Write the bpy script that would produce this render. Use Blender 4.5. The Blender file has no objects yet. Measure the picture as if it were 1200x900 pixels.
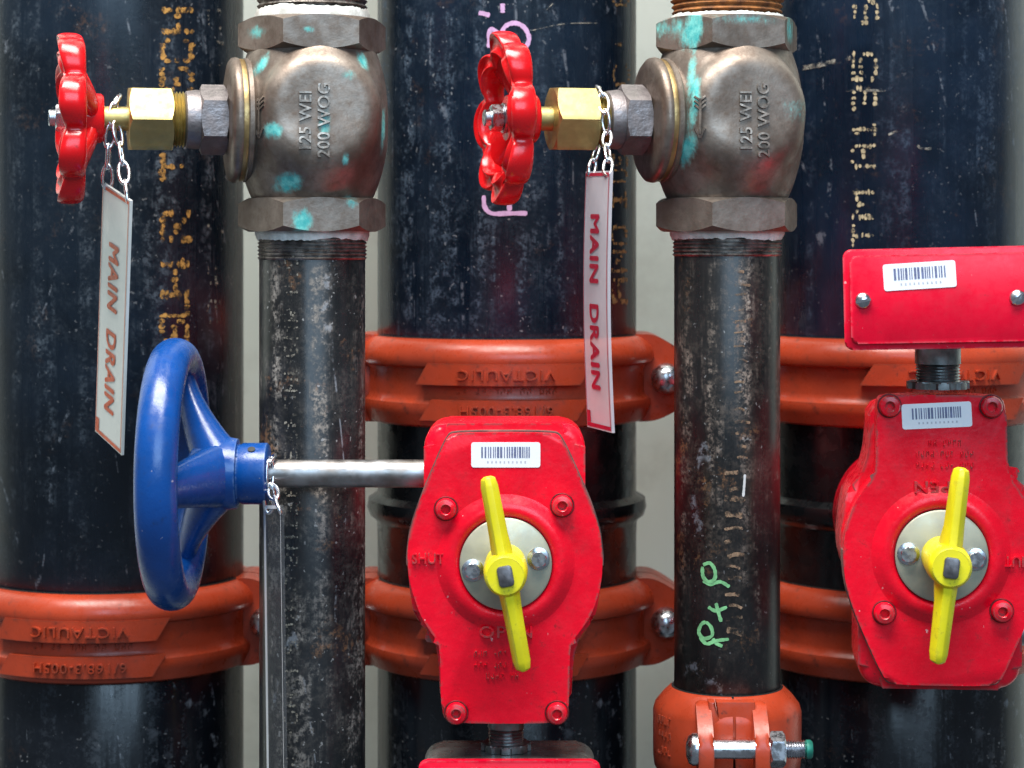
import bpy, bmesh, math, random
import numpy as np
from mathutils import Vector, Matrix

random.seed(7)
rng = np.random.default_rng(11)
S = bpy.context.scene
COL = S.collection
PI = math.pi
rad = math.radians

# ------------------------------------------------------------------ camera, light, exposure
F = 2565.0          # focal length in pixels of a 1200 wide picture
ZC = 1.30           # camera height
cam = bpy.data.cameras.new('camera'); camo = bpy.data.objects.new('camera', cam); COL.objects.link(camo)
camo.location = (0, 0, ZC); camo.rotation_euler = (rad(90), 0, 0)
cam.sensor_width = 36.0; cam.lens = 36.0 * F / 1200.0
cam.shift_y = -(450 - 288) / 1200.0
cam.clip_start = 0.05; cam.clip_end = 50
cam.dof.use_dof = True; cam.dof.focus_distance = 1.205; cam.dof.aperture_fstop = 11.0
S.camera = camo

W = bpy.data.worlds.new('World'); S.world = W; W.use_nodes = True
bg = W.node_tree.nodes['Background']
bg.inputs['Color'].default_value = (0.74, 0.86, 1.0, 1); bg.inputs['Strength'].default_value = 0.17

def area(name, loc, target, size, sizey, power, col):
    l = bpy.data.lights.new(name, 'AREA'); l.shape = 'RECTANGLE'; l.size = size; l.size_y = sizey
    l.energy = power; l.color = col
    o = bpy.data.objects.new(name, l); COL.objects.link(o); o.location = loc
    o.rotation_euler = (Vector(target) - Vector(loc)).to_track_quat('-Z', 'Y').to_euler()
    return o
# high soft window-like key above the camera, and a cool broad window behind the camera
area('key_light', (-0.20, 0.72, ZC + 1.55), (0.0, 1.40, ZC - 0.20), 1.5, 0.8, 84, (1.0, 0.97, 0.92))
area('window_light', (0.40, -1.0, ZC + 0.95), (0.0, 1.35, ZC - 0.05), 1.7, 1.2, 34, (0.52, 0.76, 1.0))
VS = S.view_settings
VS.view_transform = 'Standard'; VS.look = 'None'; VS.exposure = 0.22; VS.gamma = 1.0
S.cycles.max_bounces = 8

# ------------------------------------------------------------------ helpers
def P(px, py, D):
    return Vector(((px - 600) / F * D, D, ZC + (288 - py) / F * D))

def link(o, parent=None):
    COL.objects.link(o)
    if parent is not None: o.parent = parent
    return o

def thing(name, loc, label, cat, rotz=0.0, group=None):
    o = bpy.data.objects.new(name, None); o.empty_display_size = 0.02
    o.location = loc; o.rotation_euler = (0, 0, rotz); o['label'] = label; o['category'] = cat
    if group: o['group'] = group
    return link(o)

def finish(me, ang=35):
    for p in me.polygons: p.use_smooth = True
    try: me.set_sharp_from_angle(angle=rad(ang))
    except Exception: pass

def mk(name, verts, faces, mat, parent=None, ang=35, label=None):
    me = bpy.data.meshes.new(name)
    me.from_pydata([tuple(v) for v in verts], [], [tuple(f) for f in faces]); me.update()
    bm = bmesh.new(); bm.from_mesh(me); bmesh.ops.recalc_face_normals(bm, faces=bm.faces); bm.to_mesh(me); bm.free()
    me.materials.append(mat); finish(me, ang)
    o = bpy.data.objects.new(name, me)
    if label: o['label'] = label
    return link(o, parent)

def mkbm(name, bm, mat, parent=None, ang=35):
    bmesh.ops.recalc_face_normals(bm, faces=bm.faces)
    me = bpy.data.meshes.new(name); bm.to_mesh(me); bm.free()
    me.materials.append(mat); finish(me, ang)
    return link(bpy.data.objects.new(name, me), parent)

def cp(o, parent, loc=None, rot=None, scale=None):
    c = o.copy(); COL.objects.link(c); c.parent = parent
    if loc is not None: c.location = loc
    if rot is not None: c.rotation_euler = rot
    if scale is not None: c.scale = scale
    return c

def axis_frame(axis):
    a = Vector(axis).normalized()
    up = Vector((0, 0, 1)) if abs(a.z) < 0.9 else Vector((0, 1, 0))
    e1 = up.cross(a).normalized(); e2 = a.cross(e1)
    return e1, e2, a

def lathe(prof, seg=64, axis=(0, 0, 1), org=(0, 0, 0), a0=0.0, a1=2 * PI, caps=True, hexa=None):
    """prof: list of (r, h). hexa: angle offset -> profile radii are clipped to a hexagon of circumradius prof r marked negative"""
    e1, e2, a = axis_frame(axis); org = Vector(org)
    full = abs(a1 - a0 - 2 * PI) < 1e-6
    n = seg if full else seg + 1
    V = []; Fc = []
    for (r, h) in prof:
        for i in range(n):
            t = a0 + (a1 - a0) * i / seg
            V.append(org + e1 * (r * math.cos(t)) + e2 * (r * math.sin(t)) + a * h)
    m = len(prof)
    for j in range(m - 1):
        for i in range(seg):
            k = (i + 1) % n
            Fc.append((j * n + i, j * n + k, (j + 1) * n + k, (j + 1) * n + i))
    if caps and full:
        if prof[0][0] > 1e-6: Fc.append(tuple(range(n)))
        if prof[-1][0] > 1e-6: Fc.append(tuple((m - 1) * n + i for i in range(n)))
    return V, Fc

def hexprism(R, h0, h1, ch, axis=(0, 0, 1), org=(0, 0, 0), off=0.0, seg=96, sides=6):
    """hexagon with turned chamfers; corner radius R; off = angle of a corner from e1"""
    e1, e2, a = axis_frame(axis); org = Vector(org)
    ap = R * math.cos(PI / sides)
    def hr(t):
        w = 2 * PI / sides
        x = ((t - off) % w) - w / 2
        return ap / math.cos(x)
    V = []; rows = [(ap * 0.985, h0), (None, h0 + ch, ), (None, h1 - ch), (ap * 0.985, h1)]
    seq = []
    for (c, h) in rows:
        for i in range(seg):
            t = 2 * PI * i / seg
            r = hr(t) * 0.995 + 0 if c is None else min(c, hr(t))
            hh = h
            if c is None:
                # the cone leaves the corner lower than the flat
                k = (hr(t) - ap) / (R - ap)
                hh = (h0 + ch * k) if h < (h0 + h1) / 2 else (h1 - ch * k)
                hh += 1e-5 if h < (h0 + h1) / 2 else -1e-5
            V.append(org + e1 * (r * math.cos(t)) + e2 * (r * math.sin(t)) + a * hh)
    Fc = []
    for j in range(3):
        for i in range(seg):
            k = (i + 1) % seg
            Fc.append((j * seg + i, j * seg + k, (j + 1) * seg + k, (j + 1) * seg + i))
    Fc.append(tuple(range(seg))); Fc.append(tuple(3 * seg + i for i in range(seg)))
    return V, Fc

def tube(path, radii, seg=16, closed=False, flat=None):
    """path list of Vector, radii list or number; flat=(up vector, ratio) squashes the section"""
    n = len(path); path = [Vector(p) for p in path]
    if not hasattr(radii, '__len__'): radii = [radii] * n
    V = []; Fc = []
    prev = None
    for i in range(n):
        if closed: t = (path[(i + 1) % n] - path[i - 1])
        else: t = path[min(i + 1, n - 1)] - path[max(i - 1, 0)]
        t.normalize()
        if prev is None:
            ref = Vector((0, 0, 1)) if abs(t.z) < 0.9 else Vector((1, 0, 0))
            e1 = t.cross(ref).normalized()
        else:
            e1 = (prev - t * prev.dot(t)).normalized()
        prev = e1; e2 = t.cross(e1)
        for k in range(seg):
            a = 2 * PI * k / seg
            V.append(path[i] + (e1 * math.cos(a) + e2 * math.sin(a)) * radii[i])
    m = n if closed else n - 1
    for i in range(m):
        j = (i + 1) % n
        for k in range(seg):
            l = (k + 1) % seg
            Fc.append((i * seg + k, i * seg + l, j * seg + l, j * seg + k))
    if not closed:
        Fc.append(tuple(range(seg))); Fc.append(tuple((n - 1) * seg + k for k in range(seg)))
    return V, Fc

def chaikin(pts, it=2, q=0.25):
    for _ in range(it):
        out = []
        for i in range(len(pts)):
            a = pts[i]; b = pts[(i + 1) % len(pts)]
            out.append((a[0] * (1 - q) + b[0] * q, a[1] * (1 - q) + b[1] * q))
            out.append((a[0] * q + b[0] * (1 - q), a[1] * q + b[1] * (1 - q)))
        pts = out
    return pts

def roundrect(x0, x1, z0, z1, r, n=6):
    out = []
    for cx, cz, a in ((x1 - r, z1 - r, 0), (x0 + r, z1 - r, 90), (x0 + r, z0 + r, 180), (x1 - r, z0 + r, 270)):
        for i in range(n + 1):
            t = rad(a + 90 * i / n); out.append((cx + r * math.cos(t), cz + r * math.sin(t)))
    return out

def prism(outline, y0, y1, bevel=0.0, seg=3, taper=1.0, back_bevel=True):
    """outline in x,z extruded along y from y0 (front) to y1; only front and back rims are bevelled"""
    bm = bmesh.new()
    cx = sum(p[0] for p in outline) / len(outline); cz = sum(p[1] for p in outline) / len(outline)
    f = [bm.verts.new((x, y0, z)) for x, z in outline]
    b = [bm.verts.new((cx + (x - cx) * taper, y1, cz + (z - cz) * taper)) for x, z in outline]
    ff = bm.faces.new(f); bf = bm.faces.new(b)
    n = len(outline)
    for i in range(n): bm.faces.new((f[i], f[(i + 1) % n], b[(i + 1) % n], b[i]))
    if bevel > 0:
        es = list(ff.edges) + (list(bf.edges) if back_bevel else [])
        bmesh.ops.bevel(bm, geom=es, offset=bevel, segments=seg, affect='EDGES', profile=0.5, clamp_overlap=True)
    return bm

def boxbm(c, s, bevel=0.0, seg=2):
    bm = bmesh.new(); bmesh.ops.create_cube(bm, size=1)
    for v in bm.verts: v.co = Vector((c[0] + v.co.x * s[0], c[1] + v.co.y * s[1], c[2] + v.co.z * s[2]))
    if bevel: bmesh.ops.bevel(bm, geom=list(bm.edges), offset=bevel, segments=seg, affect='EDGES', profile=0.5)
    return bm

def textmesh(s, height, depth=0.0, spacing=1.0, xs=1.0, shear=0.0, bevel=0.0, bold=0.0):
    """list of (x,y,z) vertices + faces; centred, cap height = height"""
    cu = bpy.data.curves.new('t', 'FONT'); cu.body = s; cu.size = 1.0; cu.align_x = 'CENTER'; cu.align_y = 'CENTER'
    cu.space_character = spacing; cu.shear = shear; cu.extrude = 0.5 if depth else 0.0; cu.resolution_u = 3
    cu.offset = bold
    o = bpy.data.objects.new('t', cu); COL.objects.link(o)
    dg = bpy.context.evaluated_depsgraph_get(); dg.update()
    me = bpy.data.meshes.new_from_object(o.evaluated_get(dg))
    k = height / 0.70
    V = [(v.co.x * k * xs, v.co.y * k, v.co.z * depth) for v in me.vertices]
    Fc = [tuple(p.vertices) for p in me.polygons]
    bpy.data.objects.remove(o); bpy.data.curves.remove(cu); bpy.data.meshes.remove(me)
    if V:
        xs_ = [v[0] for v in V]; ys_ = [v[1] for v in V]
        cx = (min(xs_) + max(xs_)) / 2; cy = (min(ys_) + max(ys_)) / 2
        V = [(v[0] - cx, v[1] - cy, v[2]) for v in V]
    return V, Fc

# ------------------------------------------------------------------ materials
def newmat(name):
    m = bpy.data.materials.new(name); m.use_nodes = True
    nt = m.node_tree; nt.nodes.clear()
    out = nt.nodes.new('ShaderNodeOutputMaterial'); b = nt.nodes.new('ShaderNodeBsdfPrincipled')
    nt.links.new(b.outputs[0], out.inputs[0])
    return m, nt, b

class G:
    """tiny node graph builder"""
    def __init__(s, nt):
        s.nt = nt
        tc = nt.nodes.new('ShaderNodeTexCoord'); s.obj = tc.outputs['Object']
        oi = nt.nodes.new('ShaderNodeObjectInfo'); s.rnd = oi.outputs['Random']
    def n(s, t): return s.nt.nodes.new(t)
    def l(s, a, b): s.nt.links.new(a, b)
    def put(s, sock, v):
        if hasattr(v, 'is_output'): s.l(v, sock)
        else: sock.default_value = v
    def mapping(s, scale=(1, 1, 1), loc=(0, 0, 0), vec=None):
        m = s.n('ShaderNodeMapping'); m.inputs['Scale'].default_value = scale; m.inputs['Location'].default_value = loc
        s.l(vec or s.obj, m.inputs['Vector']); return m.outputs[0]
    def noise(s, scale, detail=4, rough=0.55, vec=None, dist=0.0):
        x = s.n('ShaderNodeTexNoise'); x.inputs['Scale'].default_value = scale; x.inputs['Detail'].default_value = detail
        x.inputs['Roughness'].default_value = rough; x.inputs['Distortion'].default_value = dist
        s.l(vec or s.obj, x.inputs['Vector']); return x.outputs['Fac']
    def voro(s, scale, vec=None, feat='F1', rnd=1.0):
        x = s.n('ShaderNodeTexVoronoi'); x.feature = feat; x.inputs['Scale'].default_value = scale
        x.inputs['Randomness'].default_value = rnd
        s.l(vec or s.obj, x.inputs['Vector']); return x
    def ramp(s, fac, a, b, va=0.0, vb=1.0):
        m = s.n('ShaderNodeMapRange'); m.inputs[1].default_value = a; m.inputs[2].default_value = b
        m.inputs[3].default_value = va; m.inputs[4].default_value = vb; m.interpolation_type = 'SMOOTHSTEP'
        s.put(m.inputs[0], fac); return m.outputs[0]
    def math(s, op, a, b=0.0):
        m = s.n('ShaderNodeMath'); m.operation = op; s.put(m.inputs[0], a); s.put(m.inputs[1], b); return m.outputs[0]
    def mix(s, fac, a, b):
        m = s.n('ShaderNodeMix'); m.data_type = 'RGBA'
        s.put(m.inputs[0], fac)
        for i, v in ((6, a), (7, b)):
            if hasattr(v, 'is_output'): s.l(v, m.inputs[i])
            else: m.inputs[i].default_value = (*v, 1)
        return m.outputs[2]
    def bump(s, h, strength=0.3, dist=0.001, normal=None):
        b = s.n('ShaderNodeBump'); b.inputs['Strength'].default_value = strength; b.inputs['Distance'].default_value = dist
        s.l(h, b.inputs['Height'])
        if normal: s.l(normal, b.inputs['Normal'])
        return b.outputs[0]
    def edge(s, radius=0.002):
        """1 on convex edges"""
        bv = s.n('ShaderNodeBevel'); bv.samples = 4; bv.inputs['Radius'].default_value = radius
        ge = s.n('ShaderNodeNewGeometry')
        d = s.n('ShaderNodeVectorMath'); d.operation = 'DOT_PRODUCT'
        s.l(bv.outputs[0], d.inputs[0]); s.l(ge.outputs['Normal'], d.inputs[1])
        return s.math('SUBTRACT', 1.0, d.outputs['Value'])
    def spot(s, x, z, rx, rz, y=None, ang=0.0):
        """soft elliptical stain mask around object-space x,z (front side)"""
        mp = s.n('ShaderNodeMapping'); mp.vector_type = 'TEXTURE'
        mp.inputs['Location'].default_value = (x, 0, z); mp.inputs['Rotation'].default_value = (0, ang, 0)
        mp.inputs['Scale'].default_value = (rx, 10.0, rz)
        s.l(s.obj, mp.inputs['Vector'])
        v = s.n('ShaderNodeVectorMath'); v.operation = 'LENGTH'; s.l(mp.outputs[0], v.inputs[0])
        return s.math('SUBTRACT', 1.0, v.outputs['Value'])

def simple(name, col, rough=0.5, metal=0.0, var=0.15, nscale=60, bump=0.0, bscale=300, spec=0.5, col2=None, coat=0.0):
    m, nt, b = newmat(name); g = G(nt)
    n1 = g.noise(nscale, 5, 0.6)
    c2 = col2 or tuple(max(0, c * (1 - var * 2)) for c in col)
    g.l(g.mix(g.ramp(n1, 0.3, 0.7), c2, col), b.inputs['Base Color'])
    b.inputs['Metallic'].default_value = metal
    g.l(g.ramp(g.noise(nscale * 2.3, 4), 0.3, 0.7, max(0.03, rough - 0.1), rough + 0.1), b.inputs['Roughness'])
    b.inputs['Specular IOR Level'].default_value = spec
    b.inputs['Coat Weight'].default_value = coat; b.inputs['Coat Roughness'].default_value = 0.15
    if bump: g.l(g.bump(g.noise(bscale, 3), bump, 0.001), b.inputs['Normal'])
    return m

def pipe_mat(name, base, dust=0.5, rust=0.1, speck=0.5, seed=0.0, scuff_col=(0.20, 0.19, 0.18), rough=0.3):
    m, nt, b = newmat(name); g = G(nt)
    v = g.mapping((1, 1, 1), (seed, seed * 0.7, seed * 1.3))
    vs = g.mapping((1, 1, 0.05), (seed, seed, seed))            # stretched along the pipe
    streak = g.noise(75, 7, 0.66, vs)
    blot = g.noise(16, 5, 0.6, v)
    fine = g.noise(420, 4, 0.7, v)
    mid = g.noise(95, 6, 0.7, v)
    col = g.mix(g.ramp(blot, 0.35, 0.65), base, tuple(c * 1.9 + 0.002 for c in base))
    region = g.ramp(g.noise(7, 3, 0.5, g.mapping((1, 1, 0.5), (seed * 5, 2, seed))), 0.38, 0.62, 0.25, 1.35)
    # hazy dust clouds, vertical rub marks, grains
    cloud = g.math('MULTIPLY', g.ramp(g.noise(42, 9, 0.78, v), 0.42, 0.70), g.ramp(fine, 0.34, 0.66))
    col = g.mix(g.math('MULTIPLY', g.math('MULTIPLY', cloud, region), dust * 0.6), col, tuple(c * 0.42 for c in scuff_col))
    sc = g.math('MULTIPLY', g.ramp(streak, 0.46, 0.66), g.ramp(mid, 0.44, 0.62))
    sc = g.math('MULTIPLY', sc, g.ramp(fine, 0.38, 0.60))
    sc = g.math('MULTIPLY', sc, region)
    col = g.mix(g.math('MULTIPLY', sc, dust), col, scuff_col)
    # rust freckles
    ru = g.math('MULTIPLY', g.ramp(g.noise(30, 8, 0.78, v), 0.57, 0.68), g.ramp(fine, 0.40, 0.58))
    col = g.mix(g.math('MULTIPLY', ru, rust), col, (0.17, 0.085, 0.04))
    # pale specks of paint and plaster dust, irregular
    s1_ = g.ramp(g.noise(330, 2, 0.5, v), 0.68, 0.74)
    s2_ = g.ramp(g.noise(130, 5, 0.7, v), 0.70, 0.76)
    s3_ = g.ramp(g.noise(48, 6, 0.72, g.mapping((1, 1, 0.6), (seed * 3, 1, 2))), 0.71, 0.75)
    sp = g.math('MAXIMUM', g.math('MULTIPLY', s1_, 0.55), g.math('MAXIMUM', s2_, s3_))
    col = g.mix(g.math('MULTIPLY', g.math('MULTIPLY', sp, region), speck), col, (0.34, 0.34, 0.34))
    # thin scratches in odd directions
    sv = g.mapping((1, 1, 0.22), (seed * 2, 3, 1)); w = g.n('ShaderNodeTexWave'); w.wave_type = 'BANDS'; w.bands_direction = 'DIAGONAL'
    w.inputs['Scale'].default_value = 9; w.inputs['Distortion'].default_value = 14; w.inputs['Detail'].default_value = 2; w.inputs['Detail Scale'].default_value = 1.3
    g.l(sv, w.inputs['Vector'])
    scr = g.math('MULTIPLY', g.ramp(w.outputs['Fac'], 0.992, 1.0), g.ramp(mid, 0.52, 0.62))
    col = g.mix(g.math('MULTIPLY', scr, 0.55), col, (0.22, 0.24, 0.27))
    g.l(col, b.inputs['Base Color'])
    r = g.math('ADD', g.ramp(streak, 0.3, 0.7, rough - 0.06, rough + 0.10), g.math('MULTIPLY', sc, 0.35))
    g.l(r, b.inputs['Roughness'])
    b.inputs['Specular IOR Level'].default_value = 0.42
    h = g.math('ADD', g.math('MULTIPLY', mid, 0.6), g.math('MULTIPLY', fine, 0.25))
    g.l(g.bump(h, 0.10, 0.0012), b.inputs['Normal'])
    return m

M = {}
M['pipe_big'] = pipe_mat('black_lacquer_pipe', (0.0030, 0.0068, 0.0125), 0.6, 0.22, 0.65, 1.0, (0.15, 0.185, 0.22), 0.27)
M['pipe_big2'] = pipe_mat('black_lacquer_pipe_mid', (0.0028, 0.0078, 0.0160), 0.6, 0.28, 0.75, 5.0, (0.13, 0.18, 0.235), 0.27)
M['pipe_big3'] = pipe_mat('black_lacquer_pipe_right', (0.0028, 0.0082, 0.0180), 0.7, 0.25, 0.8, 9.0, (0.13, 0.185, 0.26), 0.27)
M['pipe_small'] = pipe_mat('black_mill_pipe', (0.0060, 0.0068, 0.0080), 0.6, 0.8, 0.65, 3.0, (0.27, 0.245, 0.22), 0.29)
M['pipe_small2'] = pipe_mat('black_mill_pipe_rusty', (0.0055, 0.0055, 0.0058), 0.8, 1.0, 0.7, 7.0, (0.27, 0.215, 0.175), 0.30)
M['pipe_low_shaded'] = pipe_mat('clean_shaded_lacquer_pipe', (0.0022, 0.0034, 0.0055), 0.22, 0.12, 0.45, 12.0, (0.13, 0.15, 0.18), 0.18)  # cleaner lower pipes; shade from the couplings is also put into this darker colour
M['valve_black'] = simple('black_valve_coating', (0.0045, 0.0055, 0.0065), 0.26, 0, 0.2, 40)

def paint(name, col, dark, wear_col, wear=0.6, rough=0.32, dirt=0.35, bump=0.08, seed=0.0, bscale=260, spec=0.5, edge_r=0.0018, chips=0.0, sheen=0.0):
    m, nt, b = newmat(name); g = G(nt)
    v = g.mapping((1, 1, 1), (seed, seed, seed))
    n1 = g.noise(22, 5, 0.6, v); n2 = g.noise(120, 6, 0.7, v); n3 = g.noise(500, 3, 0.6, v)
    c = g.mix(g.ramp(n1, 0.3, 0.7), tuple(x * 0.74 for x in col), col)
    c = g.mix(g.math('MULTIPLY', g.ramp(n2, 0.55, 0.75), dirt), c, dark)
    if wear > 0:
        e = g.edge(edge_r)
        wm = g.math('MULTIPLY', g.ramp(e, 0.02, 0.09), g.ramp(n2, 0.42, 0.54))
        c = g.mix(g.math('MULTIPLY', wm, wear), c, wear_col)
    fl = g.math('MULTIPLY', g.ramp(g.noise(240, 5, 0.7, v), 0.60, 0.70), g.ramp(n1, 0.42, 0.62))
    c = g.mix(g.math('MULTIPLY', fl, 0.55), c, tuple(x * 0.18 + 0.012 for x in col))
    if chips > 0:
        sp = g.math('MAXIMUM', g.ramp(g.noise(170, 4, 0.65, v), 0.715, 0.75), g.ramp(g.noise(380, 2, 0.5, v), 0.74, 0.78))
        c = g.mix(g.math('MULTIPLY', sp, chips), c, (0.75, 0.62, 0.62))
    g.l(c, b.inputs['Base Color'])
    g.l(g.ramp(n2, 0.3, 0.7, rough - 0.07, rough + 0.12), b.inputs['Roughness'])
    b.inputs['Specular IOR Level'].default_value = spec
    h = g.math('ADD', g.math('MULTIPLY', g.noise(bscale, 3, 0.5, v), 0.7), g.math('MULTIPLY', n3, 0.3))
    g.l(g.bump(h, bump, 0.001), b.inputs['Normal'])
    return m

M['orange'] = paint('orange_enamel', (0.42, 0.050, 0.018), (0.075, 0.022, 0.014), (0.12, 0.04, 0.025), 0.6, 0.30, 0.75, 0.10, 2.0, 180, spec=0.4)
M['red_box'] = paint('red_cast_paint', (0.82, 0.002, 0.020), (0.34, 0.003, 0.010), (0.11, 0.08, 0.075), 0.9, 0.26, 0.45, 0.20, 4.0, 300, chips=0.6, spec=0.42, edge_r=0.0026)
M['red_lid'] = paint('red_box_paint', (0.78, 0.002, 0.028), (0.5, 0.004, 0.02), (0.5, 0.2, 0.22), 0.4, 0.28, 0.2, 0.04, 6.0, 200, chips=0.4, spec=0.35)
M['red_wheel'] = paint('red_wheel_paint', (0.74, 0.006, 0.010), (0.36, 0.004, 0.006), (0.55, 0.10, 0.08), 0.25, 0.20, 0.25, 0.03, 8.0, 160)
M['bolt_shade_red'] = simple('bolt_shade_ring_red', (0.22, 0.006, 0.012), 0.5, 0, 0.4, 200)  # dark red that paints the shadow outline of the cover bolts
M['blue'] = paint('blue_wheel_paint', (0.003, 0.060, 0.27), (0.002, 0.025, 0.11), (0.20, 0.30, 0.45), 0.4, 0.26, 0.45, 0.22, 3.0, 110, chips=0.6)
M['yellow'] = paint('yellow_pointer_paint', (0.82, 0.72, 0.012), (0.30, 0.24, 0.03), (0.12, 0.10, 0.04), 0.8, 0.38, 0.55, 0.06, 5.0, 260, edge_r=0.0012)
M['brass'] = simple('brass', (0.50, 0.40, 0.165), 0.50, 1.0, 0.10, 90, 0.05, 500)
M['steel'] = simple('zinc_steel', (0.62, 0.64, 0.68), 0.28, 1.0, 0.15, 150, 0.03)
M['shaft'] = simple('shaft_steel', (0.46, 0.46, 0.47), 0.42, 1.0, 0.18, 60, 0.03, col2=(0.26, 0.23, 0.21))
M['galv'] = simple('galvanised_conduit', (0.36, 0.38, 0.38), 0.38, 1.0, 0.3, 90, 0.08)
M['zincplate'] = simple('zinc_yellow_plate', (0.46, 0.45, 0.34), 0.45, 0.45, 0.14, 55, 0.04, col2=(0.34, 0.34, 0.28))
M['chain'] = simple('chain_steel', (0.86, 0.88, 0.92), 0.25, 1.0, 0.1, 200)
M['dark_steel'] = simple('pointer_shaft_steel', (0.20, 0.19, 0.20), 0.45, 0.8, 0.2, 200)
M['teal_end'] = simple('teal_bolt_coating', (0.02, 0.22, 0.16), 0.4, 0.2, 0.2, 200)
M['sticker'] = simple('sticker_paper', (0.80, 0.81, 0.85), 0.45, 0, 0.03, 60)
M['barcode'] = simple('barcode_ink', (0.16, 0.18, 0.32), 0.5, 0, 0.2, 400)
M['faint_ink'] = simple('faint_grey_ink', (0.50, 0.50, 0.56), 0.5, 0, 0.1, 400)
def rubbed(name, col, lo, hi, scale=140):
    m, nt, b = newmat(name); g = G(nt)
    b.inputs['Roughness'].default_value = 0.65
    g.l(g.mix(g.ramp(g.noise(260, 3), 0.3, 0.7), tuple(c * 0.5 for c in col), col), b.inputs['Base Color'])
    t = g.n('ShaderNodeBsdfTransparent'); mx = g.n('ShaderNodeMixShader')
    g.l(g.ramp(g.noise(scale, 6, 0.7), lo, hi), mx.inputs[0])
    out = [x for x in nt.nodes if x.type == 'OUTPUT_MATERIAL'][0]
    g.l(t.outputs[0], mx.inputs[1]); g.l(b.outputs[0], mx.inputs[2]); g.l(mx.outputs[0], out.inputs[0])
    return m
M['smudge'] = rubbed('rubbed_tan_ink', (0.30, 0.19, 0.115), 0.42, 0.60)
M['ochre'] = rubbed('rubbed_ochre_ink', (0.56, 0.28, 0.065), 0.38, 0.56, 220)
M['tan'] = rubbed('rubbed_tan_stencil_ink', (0.52, 0.41, 0.24), 0.36, 0.52, 220)
M['ghost'] = rubbed('rubbed_grey_ink', (0.30, 0.27, 0.22), 0.43, 0.62, 160)
M['umber'] = rubbed('rubbed_umber_ink', (0.34, 0.19, 0.07), 0.36, 0.52, 200)
M['pink'] = simple('pink_paint_marker', (0.62, 0.36, 0.58), 0.5, 0, 0.12, 250)
M['green'] = simple('green_paint_marker', (0.22, 0.56, 0.25), 0.5, 0, 0.2, 250)
M['white_mark'] = simple('white_scratch', (0.6, 0.62, 0.62), 0.5, 0, 0.1, 250)
M['sealant'] = simple('pipe_thread_sealant', (0.78, 0.79, 0.74), 0.5, 0, 0.35, 110, 0.3, 250, col2=(0.45, 0.44, 0.40))
M['thread_dark'] = simple('cut_pipe_thread', (0.40, 0.37, 0.34), 0.36, 0.85, 0.4, 160, 0.15, col2=(0.12, 0.10, 0.09))
M['rust'] = simple('heavy_rust', (0.36, 0.13, 0.03), 0.8, 0, 0.45, 140, 0.5, 260, col2=(0.10, 0.035, 0.012))
M['print_orange'] = simple('orange_sign_ink', (0.66, 0.10, 0.025), 0.5, 0, 0.1, 200)
M['print_red'] = simple('crimson_sign_ink', (0.40, 0.006, 0.035), 0.5, 0, 0.1, 200)
M['grey_case'] = simple('grey_metal_case', (0.20, 0.20, 0.19), 0.30, 0.6, 0.3, 45, 0.05)
M['gasket'] = simple('scuffed_gasket', (0.20, 0.10, 0.085), 0.6, 0, 0.4, 90, 0.2, 250, col2=(0.05, 0.03, 0.028))
M['rubber'] = simple('black_rubber', (0.012, 0.012, 0.012), 0.5, 0, 0.2, 200)

def wall_mat():
    m, nt, b = newmat('painted_wall'); g = G(nt)
    n = g.noise(3.0, 4); n2 = g.noise(45, 4)
    c = g.mix(g.ramp(n, 0.3, 0.7), (0.76, 0.80, 0.69), (0.85, 0.88, 0.78))
    c = g.mix(g.math('MULTIPLY', g.ramp(g.noise(9, 6, 0.7), 0.45, 0.75), 0.5), c, (0.48, 0.48, 0.40))
    g.l(c, b.inputs['Base Color']); b.inputs['Roughness'].default_value = 0.7
    g.l(g.bump(n2, 0.1, 0.002), b.inputs['Normal'])
    return m
M['wall'] = wall_mat()

def bronze_mat(name, spots, tint=0.0):
    """cast bronze with verdigris stains; spots = (x, z, rx, rz, angle, strength)"""
    m, nt, b = newmat(name); g = G(nt)
    n1 = g.noise(28, 6, 0.65); n2 = g.noise(160, 5, 0.7); n3 = g.noise(420, 3, 0.6)
    c = g.mix(g.ramp(n1, 0.35, 0.68), (0.135, 0.100, 0.078), (0.290, 0.245, 0.208))
    c = g.mix(g.math('MULTIPLY', g.ramp(n2, 0.5, 0.75), 0.5), c, (0.10, 0.062, 0.042))
    mask = None
    for (x, z, rx, rz, an, st) in spots:
        s = g.math('MULTIPLY', g.spot(x, z, rx, rz, ang=an), st)
        mask = s if mask is None else g.math('MAXIMUM', mask, s)
    met = 0.75
    if mask is not None:
        nz = g.math('MULTIPLY', g.math('SUBTRACT', g.noise(170, 8, 0.8, g.mapping((1, 1, 0.55))), 0.5), 2.8)
        mk_ = g.ramp(g.math('ADD', mask, nz), 0.0, 0.95)
        pos = g.ramp(mask, -0.15, 0.35); mk_ = g.math('MULTIPLY', mk_, pos)
        vc = g.mix(g.ramp(n2, 0.35, 0.65), (0.035, 0.34, 0.34), (0.17, 0.55, 0.50))
        c = g.mix(mk_, c, vc)
        g.l(g.math('MULTIPLY', g.math('SUBTRACT', 1.0, mk_), 0.7), b.inputs['Metallic'])
        g.l(g.math('ADD', g.ramp(n2, 0.3, 0.7, 0.38, 0.54), g.math('MULTIPLY', mk_, 0.3)), b.inputs['Roughness'])
    else:
        b.inputs['Metallic'].default_value = 0.7
        g.l(g.ramp(n2, 0.3, 0.7, 0.34, 0.50), b.inputs['Roughness'])
    g.l(c, b.inputs['Base Color'])
    h = g.math('ADD', g.math('MULTIPLY', n2, 0.5), g.math('MULTIPLY', n3, 0.5))
    g.l(g.bump(h, 0.28, 0.0008), b.inputs['Normal'])
    return m
px = 1.247 / F     # metres per picture pixel at the small risers' depth
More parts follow.
